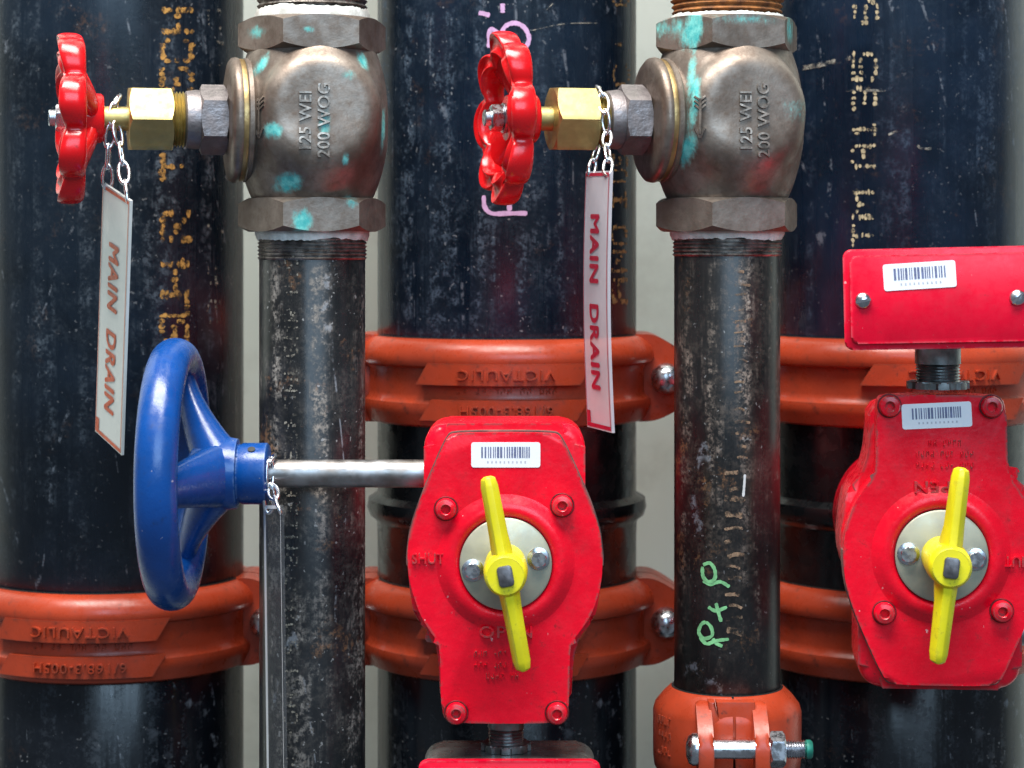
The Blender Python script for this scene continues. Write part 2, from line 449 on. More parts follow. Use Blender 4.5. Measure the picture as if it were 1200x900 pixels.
def stains(lst, yaw):
    out = []
    for (x, z, rx, rz, an, st, yy) in lst:      # picture offsets -> the valve's own frame
        out.append(((x * math.cos(yaw) + yy * math.sin(yaw)) * px, z * px, rx * px, rz * px, an, st))
    return out
M['bronze1'] = bronze_mat('weathered_bronze_valve_a', stains([
    (-40, -16, 13, 13, 0, 1.3, -75), (-22, -74, 20, 15, 0, 1.2, -70), (-6, -118, 15, 19, 0, 1.3, -75), (-58, 62, 7, 18, 0.5, 1.2, -40), (60, 66, 9, 16, -0.4, 1.0, -40),
    (82, -12, 6, 34, 0.1, 1.2, -20), (42, -48, 6, 10, 0, 0.9, -70), (20, -8, 8, 20, 0, 0.85, -82), (-58, 100, 12, 10, 0, 0.9, -60), (2, 100, 8, 5, 0, 0.8, -75),
    (46, 48, 10, 8, 0, 0.55, -70), (48, -96, 12, 10, 0, 0.6, -60)], rad(13)))
M['bronze2'] = bronze_mat('weathered_bronze_valve_b', stains([
    (-44, 100, 11, 32, 0.1, 1.3, -70), (-51, 30, 6, 60, 0.12, 1.0, -62), (-57, -36, 9, 24, 0, 1.3, -56), (66, 8, 34, 16, 0, 0.5, -50),
    (72, 104, 16, 22, 0, 0.8, -40), (-62, 104, 30, 16, 0, 0.7, -50), (10, 112, 60, 7, 0, 0.4, -72)], rad(13.5)))
M['bronze_worn'] = simple('rubbed_bronze_lettering', (0.40, 0.34, 0.29), 0.42, 0.7, 0.35, 160, 0.3)
M['bronze'] = bronze_mat('weathered_bronze', [])
M['bronze_ring'] = simple('golden_bronze_ring', (0.44, 0.30, 0.13), 0.42, 0.8, 0.25, 70, 0.2, 300)
M['bronze_hex'] = simple('grey_bronze_hexagon', (0.25, 0.22, 0.22), 0.46, 0.7, 0.2, 70, 0.45, 320)

def plastic_mat(name, col, transp):
    m, nt, b = newmat(name); g = G(nt)
    b.inputs['Base Color'].default_value = (*col, 1); b.inputs['Roughness'].default_value = 0.25
    n = g.noise(60, 4); g.l(g.mix(g.ramp(n, 0.3, 0.7), tuple(c * 0.92 for c in col), col), b.inputs['Base Color'])
    t = g.n('ShaderNodeBsdfTransparent'); mx = g.n('ShaderNodeMixShader'); mx.inputs[0].default_value = transp
    out = [x for x in nt.nodes if x.type == 'OUTPUT_MATERIAL'][0]
    g.l(b.outputs[0], mx.inputs[1]); g.l(t.outputs[0], mx.inputs[2]); g.l(mx.outputs[0], out.inputs[0])
    return m
M['sign1'] = plastic_mat('milky_sign_plastic', (0.72, 0.74, 0.70), 0.06)
M['sign2'] = plastic_mat('clear_mauve_sign_plastic', (0.74, 0.71, 0.76), 0.48)
M['sign3'] = plastic_mat('clear_sign_plastic', (0.70, 0.74, 0.80), 0.965)

# ------------------------------------------------------------------ the setting
o = mk('wall', [(-2.5, 1.66, -0.5), (2.5, 1.66, -0.5), (2.5, 1.66, 3.2), (-2.5, 1.66, 3.2),
                (-2.5, 1.78, -0.5), (2.5, 1.78, -0.5), (2.5, 1.78, 3.2), (-2.5, 1.78, 3.2)],
       [(0, 1, 2, 3), (4, 5, 6, 7), (0, 1, 5, 4), (2, 3, 7, 6), (1, 2, 6, 5), (0, 3, 7, 4)], M['wall'])
o['kind'] = 'structure'

# ------------------------------------------------------------------ pipes
RB = 0.08415; DB = 1.427
RS = 0.0301; DS = 1.247
XL, XM, XR = (133 - 600) / F * DB, (594 - 600) / F * DB, (1050 - 600) / F * DB
X1, X2 = (366 - 600) / F * DS, (852 - 600) / F * DS
ZU, ZL = ZC - 0.0848, ZC - 0.2410        # heights of the two rows of couplings

def pipe(name, x, y, r, z0, z1, mat, label, seg=128):
    V, Fc = lathe([(r - 0.0035, z0 + 0.0), (r - 0.0005, z0), (r, z0 + 0.0008), (r, (z0 + z1) / 2), (r, z1 - 0.0008), (r - 0.0005, z1), (r - 0.0035, z1)], seg, caps=False)
    # inner bore
    n = len(V)
    V2, F2 = lathe([(r - 0.0035, z0), (r - 0.0035, z1)], seg, caps=False)
    V += V2; Fc += [tuple(i + n for i in f) for f in F2]
    zz = z0
    V = [v - Vector((0, 0, zz)) for v in V]
    o = mk(name, V, Fc, mat); o.location = (x, y, zz); o['label'] = label; o['category'] = 'pipe'
    return o

pL = pipe('steel_pipe', XL, DB, RB, ZL + 0.001, ZC + 0.62, M['pipe_big'], 'large black steel pipe with ochre stencil letters, behind the blue handwheel')
pLb = pipe('steel_pipe', XL, DB, RB, ZL - 0.5, ZL - 0.001, M['pipe_low_shaded'], 'large black pipe below the leftmost orange coupling, at bottom left')
pM = pipe('steel_pipe', XM, DB, RB, ZU + 0.001, ZC + 0.62, M['pipe_big2'], 'large black steel pipe with pink marker scrawl, between the two bronze valves')
pMb = pipe('steel_pipe', XM, DB, RB, ZL - 0.5, ZL - 0.001, M['pipe_low_shaded'], 'large black pipe at the bottom behind the left red gearbox')
pR = pipe('steel_pipe', XR, DB, RB, ZU + 0.001, ZC + 0.62, M['pipe_big3'], 'large black steel pipe with tan stencil lettering above the red junction box')
pRb = pipe('steel_pipe', XR, DB, RB, ZL - 0.5, ZL - 0.001, M['pipe_low_shaded'], 'large black pipe at bottom right, below the right red gearbox')
ZV = ZC + (288 - 142) / F * DS          # height of the bronze valves' stems
ZSC = ZC + (288 - 856) / F * DS         # small coupling centre
p1 = pipe('small_steel_pipe', X1, DS, RS, ZC - 0.60, ZV - 0.055, M['pipe_small'], 'thin black scuffed pipe crossed by the steel handwheel shaft, under the left valve', 96)
p2 = pipe('small_steel_pipe', X2, DS, RS, ZSC + 0.0005, ZV - 0.055, M['pipe_small2'], 'thin black rusty pipe with green P x P marking, under the right valve', 96)
p2b = pipe('small_steel_pipe', X2, DS, RS, ZC - 0.60, ZSC - 0.0005, M['pipe_small2'], 'thin pipe leaving the small orange bolted coupling downwards', 96)
p1t = pipe('small_steel_pipe', X1, DS, RS - 0.001, ZV + 0.050, ZC + 0.5, M['thread_dark'], 'threaded grey pipe end entering the left bronze valve from above', 96)
p2t = pipe('small_steel_pipe', X2, DS, RS - 0.001, ZV + 0.050, ZC + 0.5, M['rust'], 'rusty orange threaded pipe end entering the right bronze valve from above', 96)

def thread_rings(name, r, z0, z1, n, mat, parent, base, amp=0.0009, jit=0.0):
    prof = []
    for i in range(n):
        a = z0 + (z1 - z0) * i / n; d = (z1 - z0) / n
        prof += [(r - amp, a - base), (r + amp + random.uniform(-jit, jit), a + d * 0.5 - base)]
    prof.append((r - amp, z1 - base))
    V, Fc = lathe(prof, 80, caps=False)
    return mk(name, V, Fc, mat, parent, 25)
thread_rings('thread', RS + 0.0005, ZV - 0.0790, ZV - 0.062, 8, M['thread_dark'], p1, ZC - 0.60, 0.0006)
thread_rings('thread', RS + 0.0005, ZV - 0.0770, ZV - 0.062, 7, M['thread_dark'], p2, ZSC + 0.0005, 0.0006)
thread_rings('thread', RS + 0.0005, ZV + 0.0565, ZV + 0.0865, 9, M['thread_dark'], p1t, ZV + 0.050, 0.0008)
thread_rings('thread', RS + 0.0008, ZV + 0.0565, ZV + 0.0865, 9, M['rust'], p2t, ZV + 0.050, 0.0010, 0.0006)

def sealant(parent, base, z0, z1, r, seed, mat):
    # a ragged smear of white jointing paste round the thread
    R_ = random.Random(seed); n = 120
    V = []; Fc = []
    lo = [0] * n
    ph = [R_.uniform(0, 6.28) for _ in range(6)]
    for i in range(n):
        t = 2 * PI * i / n
        w = 0.75 + 0.16 * sum(math.sin(t * k + ph[j]) / (1 + j * .6) for j, k in enumerate((3, 5, 9, 14, 23, 31))) / 2.2
        zb = z1 - (z1 - z0) * max(0.5, min(1, 0.15 + 0.8 * w)) + R_.uniform(-.0004, .0004)
        rr = r + 0.0006 * R_.random()
        for (q, z) in ((r - 0.002, z1), (rr, z1 - 0.0002), (rr, (z1 + zb) / 2), (r - 0.0007, zb)):
            V.append((q * math.cos(t), q * math.sin(t), z - base))
    for i in range(n):
        k = (i + 1) % n
        for j in range(3): Fc.append((i * 4 + j, k * 4 + j, k * 4 + j + 1, i * 4 + j + 1))
    return mk('sealant_smear', V, Fc, mat, parent, 60)
sealant(p1, ZC - 0.60, ZV - 0.0695, ZV - 0.0618, RS + 0.0020, 3, M['sealant'])
sealant(p2, ZSC + 0.0005, ZV - 0.0690, ZV - 0.0618, RS + 0.0020, 5, M['sealant'])
sealant(p1t, ZV + 0.050, ZV + 0.0650, ZV + 0.0572, RS + 0.0022, 8, M['sealant'])
sealant(p2t, ZV + 0.050, ZV + 0.0605, ZV + 0.0572, RS + 0.0022, 9, M['sealant'])

# ---- print and scrawl on the pipes
def cyl_hit(ppx, ppy, x0, d0, r):
    """where the sight line of a picture point meets the pipe's own surface"""
    dx = (ppx - 600) / F; dz = (288 - ppy) / F
    a = dx * dx + 1; b = -2 * (dx * x0 + d0); c = x0 * x0 + d0 * d0 - r * r
    disc = b * b - 4 * a * c
    if disc < 0: disc = 0
    t = (-b - math.sqrt(disc)) / (2 * a)
    return Vector((dx * t, t, ZC + dz * t))

FONT = {'A': '01110 10001 10001 11111 10001 10001 10001', 'N': '10001 11001 10101 10101 10011 10001 10001', 'D': '11110 10001 10001 10001 10001 10001 11110',
 'U': '10001 10001 10001 10001 10001 10001 01110', 'S': '01111 10000 10000 01110 00001 00001 11110', 'C': '01110 10001 10000 10000 10000 10001 01110',
 'H': '10001 10001 10001 11111 10001 10001 10001', 'R': '11110 10001 10001 11110 10100 10010 10001', 'T': '11111 00100 00100 00100 00100 00100 00100',
 'L': '10000 10000 10000 10000 10000 10000 11111', 'I': '01110 00100 00100 00100 00100 00100 01110', 'M': '10001 11011 10101 10101 10001 10001 10001',
 '1': '00100 01100 00100 00100 00100 00100 01110', '3': '11110 00001 00001 01110 00001 00001 11110', '5': '11111 10000 11110 00001 00001 10001 01110',
 '6': '01110 10000 10000 11110 10001 10001 01110', ':': '00000 00100 00100 00000 00100 00100 00000', '-': '00000 00000 00000 01110 00000 00000 00000',
 '"': '01010 01010 00000 00000 00000 00000 00000', '0': '01110 10001 10001 10001 10001 10001 01110', '8': '01110 10001 10001 01110 10001 10001 01110'}

def stencil(parent, items, x0, d0, r, mat, drop=0.12, seed=1, dot=1.0, name='stencil_letter'):
    """items: (char, px x of glyph top, px x of glyph foot, py of glyph end (top), py of glyph start (bottom)); reads upwards"""
    R_ = random.Random(seed)
    org = parent.location
    for (ch, xa, xb, ya, yb) in items:
        V = []; Fc = []
        rows = FONT[ch].split()
        for ri, row in enumerate(rows):
            for ci, bit in enumerate(row):
                if bit != '1' or R_.random() < drop: continue
                cx = xa + (xb - xa) * (ri + 0.5) / 7 + R_.uniform(-.6, .6); cy = yb + (ya - yb) * (ci + 0.5) / 5 + R_.uniform(-.6, .6)
                hx = abs(xb - xa) / 7 * 0.70 * dot * R_.uniform(.6, 1.2); hy = abs(yb - ya) / 5 * 0.60 * dot * R_.uniform(.55, 1.2)
                k = len(V); m = 8
                for q in range(m):
                    t = 2 * PI * q / m; f = R_.uniform(0.7, 1.15)
                    V.append(cyl_hit(cx + hx * f * math.cos(t), cy + hy * f * math.sin(t), x0, d0, r + 0.00025 + 0.00002 * (len(Fc) % 9)) - org)
                Fc.append(tuple(k + q for q in range(m)))
        if V: mk(name, V, Fc, mat, parent)

stencil(pL, [('H', 190, 227, 9, 40), ('C', 188, 227, 45, 74), ('S', 187, 227, 78, 108), ('T', 188, 226, 178, 212), ('R', 188, 223, 246, 284),
             ('H', 188, 222, 305, 350), ('L', 187, 222, 352, 372), ('S', 187, 222, 374, 402), ('5', 188, 226, -34, -4)], XL, DB, RB, M['ochre'], 0.12, 3, 1.12)
stencil(pL, [('5', 243, 262, 10, 36), ('H', 243, 262, 46, 80), ('1', 243, 262, 250, 280), ('6', 243, 262, 305, 335), ('A', 243, 262, 350, 380)], XL, DB, RB, M['ghost'], 0.5, 13, 0.8)
stencil(pM, [('A', 716, 735, 325, 356), ('N', 716, 735, 292, 320), ('D', 716, 735, 264, 288), ('I', 716, 735, 218, 250), ('U', 717, 736, 198, 214), ('S', 717, 736, 180, 196),
             ('C', 718, 738, 74, 102), (':', 716, 730, 42, 62), ('6', 718, 738, -14, 8)], XM, DB, RB, M['umber'], 0.06, 5, 1.0)
stencil(pR, [('T', 998, 1024, 262, 290), ('M', 998, 1024, 222, 258), ('A', 997, 1027, 168, 198), ('1', 998, 1027, 138, 165), ('3', 998, 1028, 100, 130),
             ('5', 998, 1028, 60, 96), ('6', 999, 1030, -2, 30), ('S', 998, 1024, 296, 322)], XR, DB, RB, M['tan'], 0.10, 7, 0.9)
its = []
for i in range(30):
    y = 300 + i * 20.5
    its.append((random.choice('ASTM1356HRU08'), 333, 349, y, y + 16))
stencil(p1, its, X1, DS, RS, M['ghost'], 0.25, 21, 0.95)

def ribbon(V, Fc, pts, w, x0, d0, r, org, seed=0, taper=False):
    R_ = random.Random(seed)
    pts = [Vector(p) for p in pts]
    # smooth
    out = []
    n = len(pts)
    for i in range(n - 1):
        p0 = pts[max(i - 1, 0)]; p1_ = pts[i]; p2_ = pts[i + 1]; p3 = pts[min(i + 2, n - 1)]
        for k in range(6):
            t = k / 6
            out.append(0.5 * ((2 * p1_) + (p2_ - p0) * t + (2 * p0 - 5 * p1_ + 4 * p2_ - p3) * t * t + (3 * p1_ - p0 - 3 * p2_ + p3) * t ** 3))
    out.append(pts[-1])
    base = len(V); k2 = random.random() * 0.0002
    for i, p in enumerate(out):
        t = (out[min(i + 1, len(out) - 1)] - out[max(i - 1, 0)]).normalized(); nrm = Vector((-t.y, t.x))
        ww = w * 0.5 * R_.uniform(.8, 1.12)
        if i in (0, len(out) - 1): ww *= 0.6
        for s in (-1, 1):
            q = p + nrm * ww * s
            V.append(cyl_hit(q.x, q.y, x0, d0, r + 0.0003 + k2) - org)
    for i in range(len(out) - 1):
        a = base + 2 * i; Fc.append((a, a + 1, a + 3, a + 2))

def scrawl(parent, strokes, w, x0, d0, r, mat, name='marker_stroke'):
    for i, s in enumerate(strokes):
        V = []; Fc = []; ribbon(V, Fc, s, w, x0, d0, r, parent.location, i); mk(name, V, Fc, mat, parent)
scrawl(pM, [[(561, 15), (567, 16), (574, 18)], [(589, 4), (589, 10), (589, 15)], [(573, 56), (574, 36), (580, 36), (586, 43)],
            [(586, 44), (592, 31), (604, 27), (615, 33), (620, 46), (614, 59)], [(567, 229), (568, 242), (576, 250), (596, 250), (618, 250)], [(597, 247), (597, 238)]],
       5.5, XM, DB, RB, M['pink'])
def c4(p): return (740 + p[0] / 2.645, 560 + p[1] / 2.645)
scrawl(p2, [[c4(p) for p in s] for s in (
    [(222, 270), (243, 264), (258, 285), (258, 312), (240, 322), (222, 306), (220, 275)], [(222, 318), (245, 330), (275, 322), (304, 338)],
    [(238, 400), (262, 412), (296, 400)], [(262, 388), (268, 412), (278, 446)],
    [(230, 446), (246, 462), (250, 488), (226, 498), (209, 480), (216, 455), (230, 446)], [(212, 492), (232, 514), (262, 505), (302, 500)], [(252, 498), (262, 512), (282, 522)])],
    4.2, X2, DS, RS, M['green'])
scrawl(p2, [[(873, 556), (872, 570), (871, 582)]], 3.0, X2, DS, RS, M['white_mark'], 'scratch')
scrawl(pR, [[(940, 80), (960, 76), (985, 71), (997, 67)]], 6, XR, DB, RB, M['ghost'], 'scratch')
scrawl(pR, [[(1041, 158), (1048, 155), (1056, 152)], [(1075, 170), (1080, 174), (1092, 174)], [(990, 106), (1010, 106), (1038, 106)]], 3, XR, DB, RB, M['ghost'], 'scratch')
scrawl(pM, [[(622, 36), (660, 28), (700, 27)], [(640, 12), (648, 4)]], 1.2, XM, DB, RB, M['ghost'], 'scratch')
# ladder-like tan smudges down the right thin pipe
R_ = random.Random(4)
for i in range(29):
    V = []; Fc = []
    if i < 13:
        y = 556 + i * 15.5 + R_.uniform(-2, 2)
        ribbon(V, Fc, [(852 + R_.uniform(-4, 4), y + R_.uniform(-3, 3)), (862, y - 1), (868 + R_.uniform(-4, 6), y + R_.uniform(-3, 3))], R_.uniform(3, 8), X2, DS, RS, p2.location, i)
    else:
        y = 318 + (i - 13) * 14.5 + R_.uniform(-3, 3)
        ribbon(V, Fc, [(862 + R_.uniform(-3, 3), y), (868, y - 1), (876 + R_.uniform(-4, 4), y + R_.uniform(-2, 2))], R_.uniform(1.5, 4), X2, DS, RS, p2.location, i)
    mk('worn_print_mark', V, Fc, M['smudge'], p2)

# ------------------------------------------------------------------ large grooved couplings
def arc_pad(V0, a0, a1, z0, z1, r0, r1, slant, n=16):
    """raised curved pad on a coupling: angles measured from the front, slanted ends"""
    V = []; Fc = []
    for i in range(n + 1):
        f = i / n
        for (z, s) in ((z0, -slant), (z1, slant)):
            aa = (a0 - (s if False else 0)) + (a1 - a0) * f
            sh = slant * (1 if z == z0 else 0)
            aa = (a0 - sh) + ((a1 + sh * V0) - (a0 - sh)) * f
            for r in (r0, r1):
                V.append((r * math.sin(aa), -r * math.cos(aa), z))
    for i in range(n):
        a = i * 4; b = a + 4
        Fc += [(a, a + 1, b + 1, b), (a + 1, a + 3, b + 3, b + 1), (a + 3, a + 2, b + 2, b + 3), (a + 2, a, b, b + 2)]
    Fc += [(0, 1, 3, 2), (n * 4, n * 4 + 1, n * 4 + 3, n * 4 + 2)]
    return V, Fc

def castmarks(words, height, depth, pitch, seed):
    """rows of worn raised strokes, too eroded to read; same layout as textmesh"""
    R_ = random.Random(seed); V = []; Fc = []
    n = sum(words) + len(words) - 1; x = -n * pitch / 2
    for wd in words:
        for _ in range(wd):
            for (x0, x1, y0, y1) in ((0.1, 0.32, -.5, R_.uniform(-.1, .5)), (0.32, 0.75, R_.choice((-.5, .22, -.12)), None), (0.6, 0.8, R_.uniform(-.5, 0), .5)):
                if R_.random() < 0.15: continue
                if y1 is None: y1 = y0 + 0.26
                k = len(V); a, b, c, d = x + x0 * pitch, x + x1 * pitch, y0 * height, y1 * height
                q = height * 0.06
                V += [(a, c, -depth / 2), (b, c, -depth / 2), (b, d, -depth / 2), (a, d, -depth / 2), (a + q, c + q, depth / 2), (b - q, c + q, depth / 2), (b - q, d - q, depth / 2), (a + q, d - q, depth / 2)]
                Fc += [(k, k + 1, k + 5, k + 4), (k + 1, k + 2, k + 6, k + 5), (k + 2, k + 3, k + 7, k + 6), (k + 3, k, k + 4, k + 7), (k + 4, k + 5, k + 6, k + 7)]
            x += pitch
        x += pitch
    return V, Fc

def cyl_marks(words, height, r, depth, a_c, z_c, seed, pitch):
    V, Fc = castmarks(words, height, depth, pitch, seed); out = []
    for (x, y, z) in V:
        a = a_c + x / r; q = r + z + depth * 0.3
        out.append((q * math.sin(a), -q * math.cos(a), z_c + y))
    return out, Fc

def cyl_text(s, height, r, depth, a_c, z_c, flip=True, xs=1.0, spacing=1.0):
    V, Fc = textmesh(s, height, depth, spacing, xs)
    out = []
    for (x, y, z) in V:
        if flip: x, y = -x, -y
        a = a_c + x / r; q = r + z + depth * 0.5
        out.append((q * math.sin(a), -q * math.cos(a), z_c + y))
    return out, Fc

CW = 0.0272     # half width
def coupling_profile():
    pr = [(0.0004, -CW), (0.0045, -CW - 0.0002), (0.0075, -CW + 0.0012), (0.0105, -0.0195), (0.0118, -0.0160), (0.0112, -0.0125), (0.0082, -0.0100), (0.0074, -0.0070),
          (0.0074, 0.0065), (0.0082, 0.0090), (0.0124, 0.0108), (0.0136, 0.0135), (0.0130, 0.0185), (0.0098, 0.0235), (0.0060, CW - 0.0008), (0.0030, CW), (0.0004, CW)]
    return pr

def big_coupling(x, z, label, text_rot=0.0, rough_text=True):
    t = thing('grooved_coupling', (x, DB, z), label, 'coupling', 0, 'large orange grooved pipe couplings')
    prof = [(RB + d, h) for d, h in coupling_profile()]
    sp = rad(1.0)
    for k, (a0, a1) in enumerate(((PI + sp, 2 * PI - sp), (sp, PI - sp))):
        V, Fc = lathe(prof, 96, (0, 0, 1), (0, 0, 0), a0, a1, caps=False)
        # frame axis: e1,e2 for z axis -> make sure front half is the one towards -y
        mk('housing_half', V, Fc, M['orange'], t, 40)
    # ears with bolts, left and right
    for s in (-1, 1):
        base = [(76, 27.0), (90, 28.8), (99, 26), (113, 17), (117, 8), (117, -10), (112, -19), (98, -26.5), (88, -28), (76, -27)]
        outl = chaikin([(s * a * .001, b * .001) for a, b in base], 2)
        bm = prism(outl, -0.026, -0.0012, 0.006, 4, 1.0, False); mkbm('bolt_pad', bm, M['orange'], t, 50)
        bm = prism(outl, 0.0012, 0.026, 0.004, 3); mkbm('bolt_pad', bm, M['orange'], t, 50)
        V, Fc = lathe([(0.0001, -0.0125), (0.004, -0.0121), (0.0072, -0.0098), (0.0092, -0.0062), (0.0098, -0.002), (0.0098, 0.0), (0.0058, 0.0002), (0.0058, 0.062)], 32, (0, 1, 0), (s * (RB + 0.0178), -0.0262, 0.0))
        mk('bolt', V, Fc, M['steel'], t, 40)
        V, Fc = hexprism(0.0105, 0, 0.010, 0.001, (0, 1, 0), (s * (RB + 0.0178), 0.0265, 0)); mk('nut', V, Fc, M['steel'], t, 30)
    # raised name pads with cast lettering
    a = text_rot; hw = 0.535
    V, Fc = arc_pad(-1, a - hw * 0.97, a + hw * 1.07, 0.0100 - 0.0105, 0.0128, RB + 0.006, RB + 0.0140, 0.09); pad = mk('name_pad', V, Fc, M['orange'], t, 30)
    V, Fc = cyl_text('VICTAULIC', 0.0062, RB + 0.0139, 0.0024, a, 0.0060, True, 1.25, 1.12); mk('cast_lettering', V, Fc, M['orange'], pad, 30)
    V, Fc = arc_pad(-1, a - hw * .93, a + hw * 1.03, -0.0225, -0.0095, RB + 0.004, RB + 0.0128, 0.09); pad = mk('name_pad', V, Fc, M['orange'], t, 30)
    V, Fc = cyl_text('6/168.3-005H', 0.0058, RB + 0.0127, 0.0024, a, -0.0160, True, 1.15, 1.1); mk('cast_lettering', V, Fc, M['orange'], pad, 30)
    V, Fc = cyl_marks((2, 2, 3, 2, 3), 0.0036, RB + 0.0073, 0.0014, a, -0.0042, 7, 0.0040); mk('worn_cast_marks', V, Fc, M['orange'], t, 30)
    V, Fc = lathe([(RB + 0.0002, -CW - 0.0006), (RB + 0.0016, -CW - 0.0004), (RB + 0.0016, CW + 0.0004), (RB + 0.0002, CW + 0.0006)], 96, caps=False)
    mk('gasket', V, Fc, M['rubber'], t)
    return t
big_coupling(XL, ZL, 'orange coupling round the left pipe, below the blue handwheel', rad(-2))
big_coupling(XM, ZU, 'orange coupling behind the clear MAIN DRAIN tag and above the left red gearbox', rad(0))
big_coupling(XM, ZL, 'orange coupling largely hidden behind the left red gearbox', rad(0))
big_coupling(XR, ZU, 'orange coupling behind the red junction box on the right pipe', rad(12))
big_coupling(XR, ZL, 'orange coupling behind the lower part of the right red gearbox', rad(12))

# ------------------------------------------------------------------ small coupling with front bolt
def small_coupling():
    t = thing('small_coupling', (X2, DS, ZSC), 'small orange coupling with a zinc bolt across its front, on the thin pipe', 'coupling')
    mm = 0.001
    prof = [(RS + d * mm, h * mm) for d, h in ((0.4, -26), (4.5, -26), (8.5, -23.5), (11.3, -19), (12.0, -13), (12.0, 12), (10.8, 16), (7.0, 21), (3.0, 24.8), (1.6, 25.6), (0.4, 25.6))]
    for (a0, a1, nm) in ((-PI / 2 + 0.02, PI / 2 - 0.02, 'housing_half'), (PI / 2 + 0.02, 1.5 * PI - 0.02, 'housing_half')):
        V, Fc = lathe(prof, 72, (0, 0, 1), (0, 0, 0), a0 + PI / 2 * 0, a1, caps=False)
        # rotate so that the split faces the camera
        mk(nm, V, Fc, M['orange'], t, 45)
    # two forward lugs that the bolt passes through
    for (x0, x1, sgn) in ((-21, -12.5, -1), (10, 18, 1)):
        outl = [(-27, 22.5), (-33, 24.5), (-41, 20), (-54, 9), (-57, 0), (-57, -14), (-52, -23), (-40, -26), (-24, -26)]
        outl = chaikin([(a * mm, b * mm) for a, b in outl], 2)
        bm = bmesh.new()
        f = [bm.verts.new((x0 * mm, a, b)) for a, b in outl]; g_ = [bm.verts.new((x1 * mm, a, b)) for a, b in outl]
        ff = bm.faces.new(f); bf = bm.faces.new(g_); n = len(outl)
        for i in range(n): bm.faces.new((f[i], f[(i + 1) % n], g_[(i + 1) % n], g_[i]))
        bmesh.ops.bevel(bm, geom=list(ff.edges) + list(bf.edges), offset=0.0028, segments=3, affect='EDGES', profile=0.5)
        mkbm('bolt_lug', bm, M['orange'], t, 50)
    # web between the lugs, split by a slanted joint
    for outl in ([(-14, 24.6), (-10.6, 24.6), (-9.4, 14), (0.0, -3), (-1, -24), (-14, -24)], [(-9.9, 24.6), (11.5, 24.6), (11.5, -24), (0.4, -24), (1.2, -3), (-8.6, 14)]):
        bm = prism([(a * mm, b * mm) for a, b in outl], -0.0405, -0.020, 0.0012, 2, 1.0, False); mkbm('joint_web', bm, M['orange'], t, 40)
    # hood bulging over the bolt slot
    outl = chaikin([(a * mm, b * mm) for a, b in ((-4, 24.4), (15, 24.4), (15.5, 6), (13, -2), (-1.5, -2), (-5, 10))], 1)
    # bolt
    zb = 0.0008; yb = -0.0505
    V, Fc = lathe([(0.0001, -0.0275), (0.004, -0.0273), (0.0075, -0.0260), (0.0088, -0.0238), (0.0088, -0.0212), (0.0052, -0.0211), (0.0052, 0.027)], 32, (1, 0, 0), (0, yb, zb))
    bolt = mk('bolt', V, Fc, M['steel'], t, 40)
    pr = []
    for i in range(8): pr += [(0.0042, 0.0265 + i * 0.0014), (0.0052, 0.0272 + i * 0.0014)]
    pr += [(0.0042, 0.0379)]
    V, Fc = lathe(pr, 32, (1, 0, 0), (0, yb, zb)); mk('thread', V, Fc, M['steel'], bolt, 20)
    V, Fc = lathe([(0.0046, 0.0380), (0.0052, 0.0384), (0.0052, 0.0406), (0.0044, 0.0416)], 32, (1, 0, 0), (0, yb, zb)); mk('coated_end', V, Fc, M['teal_end'], bolt, 40)
    V, Fc = hexprism(0.0100, 0.0182, 0.0265, 0.0012, (1, 0, 0), (0, yb, zb), 0.4); mk('nut', V, Fc, M['steel'], t, 30)
    # cast marks on the left flank
    for k in range(3):
        V, Fc = cyl_marks((4,), 0.0052, RS + 0.0119, 0.0012, rad(-62), 0.010 - k * 0.0085, 30 + k, 0.0036); mk('worn_cast_marks', V, Fc, M['orange'], t, 30)
    V, Fc = lathe([(RS + 0.0002, -0.0262), (RS + 0.0016, -0.0262), (RS + 0.0016, 0.0258), (RS + 0.0002, 0.0260)], 72, caps=False)
    mk('gasket', V, Fc, M['rubber'], t)
small_coupling()

# ------------------------------------------------------------------ bronze globe valves
def smin(a, b, k):
    h = np.clip(0.5 + 0.5 * (b - a) / k, 0, 1)
    return b * (1 - h) + a * h - k * h * (1 - h)
def sd_cyl(rr, hh, R, H, rnd=0.0):
    dx = rr - (R - rnd); dy = np.abs(hh) - (H - rnd)
    return np.minimum(np.maximum(dx, dy), 0) + np.hypot(np.maximum(dx, 0), np.maximum(dy, 0)) - rnd
def sd_valve(p):          # millimetres
    x, y, z = p[..., 0], p[..., 1], p[..., 2]
    rr = np.hypot(x, y); za = np.clip(np.abs(z) / 46.0, 0, 1)
    d = np.maximum((rr - (33.5 + 9.5 * (1 - za ** 2.4))) * 0.9, np.abs(z) - 46.0)
    d = smin(d, sd_cyl(np.hypot(y, z), x + 22.0, 29.5, 18.0, 1.0), 6.0)
    d = smin(d, sd_cyl(np.hypot(x, z - 4), y, 34.0, 44.2, 11.0), 4.0 + 12.0 / (1.0 + np.exp((z + 6.0) / 5.0)))
    return d
_ico = bmesh.new(); bmesh.ops.create_icosphere(_ico, subdivisions=6, radius=1.0)
_D = np.array([v.co[:] for v in _ico.verts]); _D /= np.linalg.norm(_D, axis=1)[:, None]
lo = np.full(len(_D), 5.0); hi = np.full(len(_D), 90.0)
for _ in range(28):
    mid_ = (lo + hi) / 2; ins = sd_valve(_D * mid_[:, None]) < 0
    lo = np.where(ins, mid_, lo); hi = np.where(ins, hi, mid_)
_ico.verts.ensure_lookup_table()
BODY_V = (_D * lo[:, None]) * 0.001
BODY_F = [tuple(v.index for v in f.verts) for f in _ico.faces]; _ico.free()

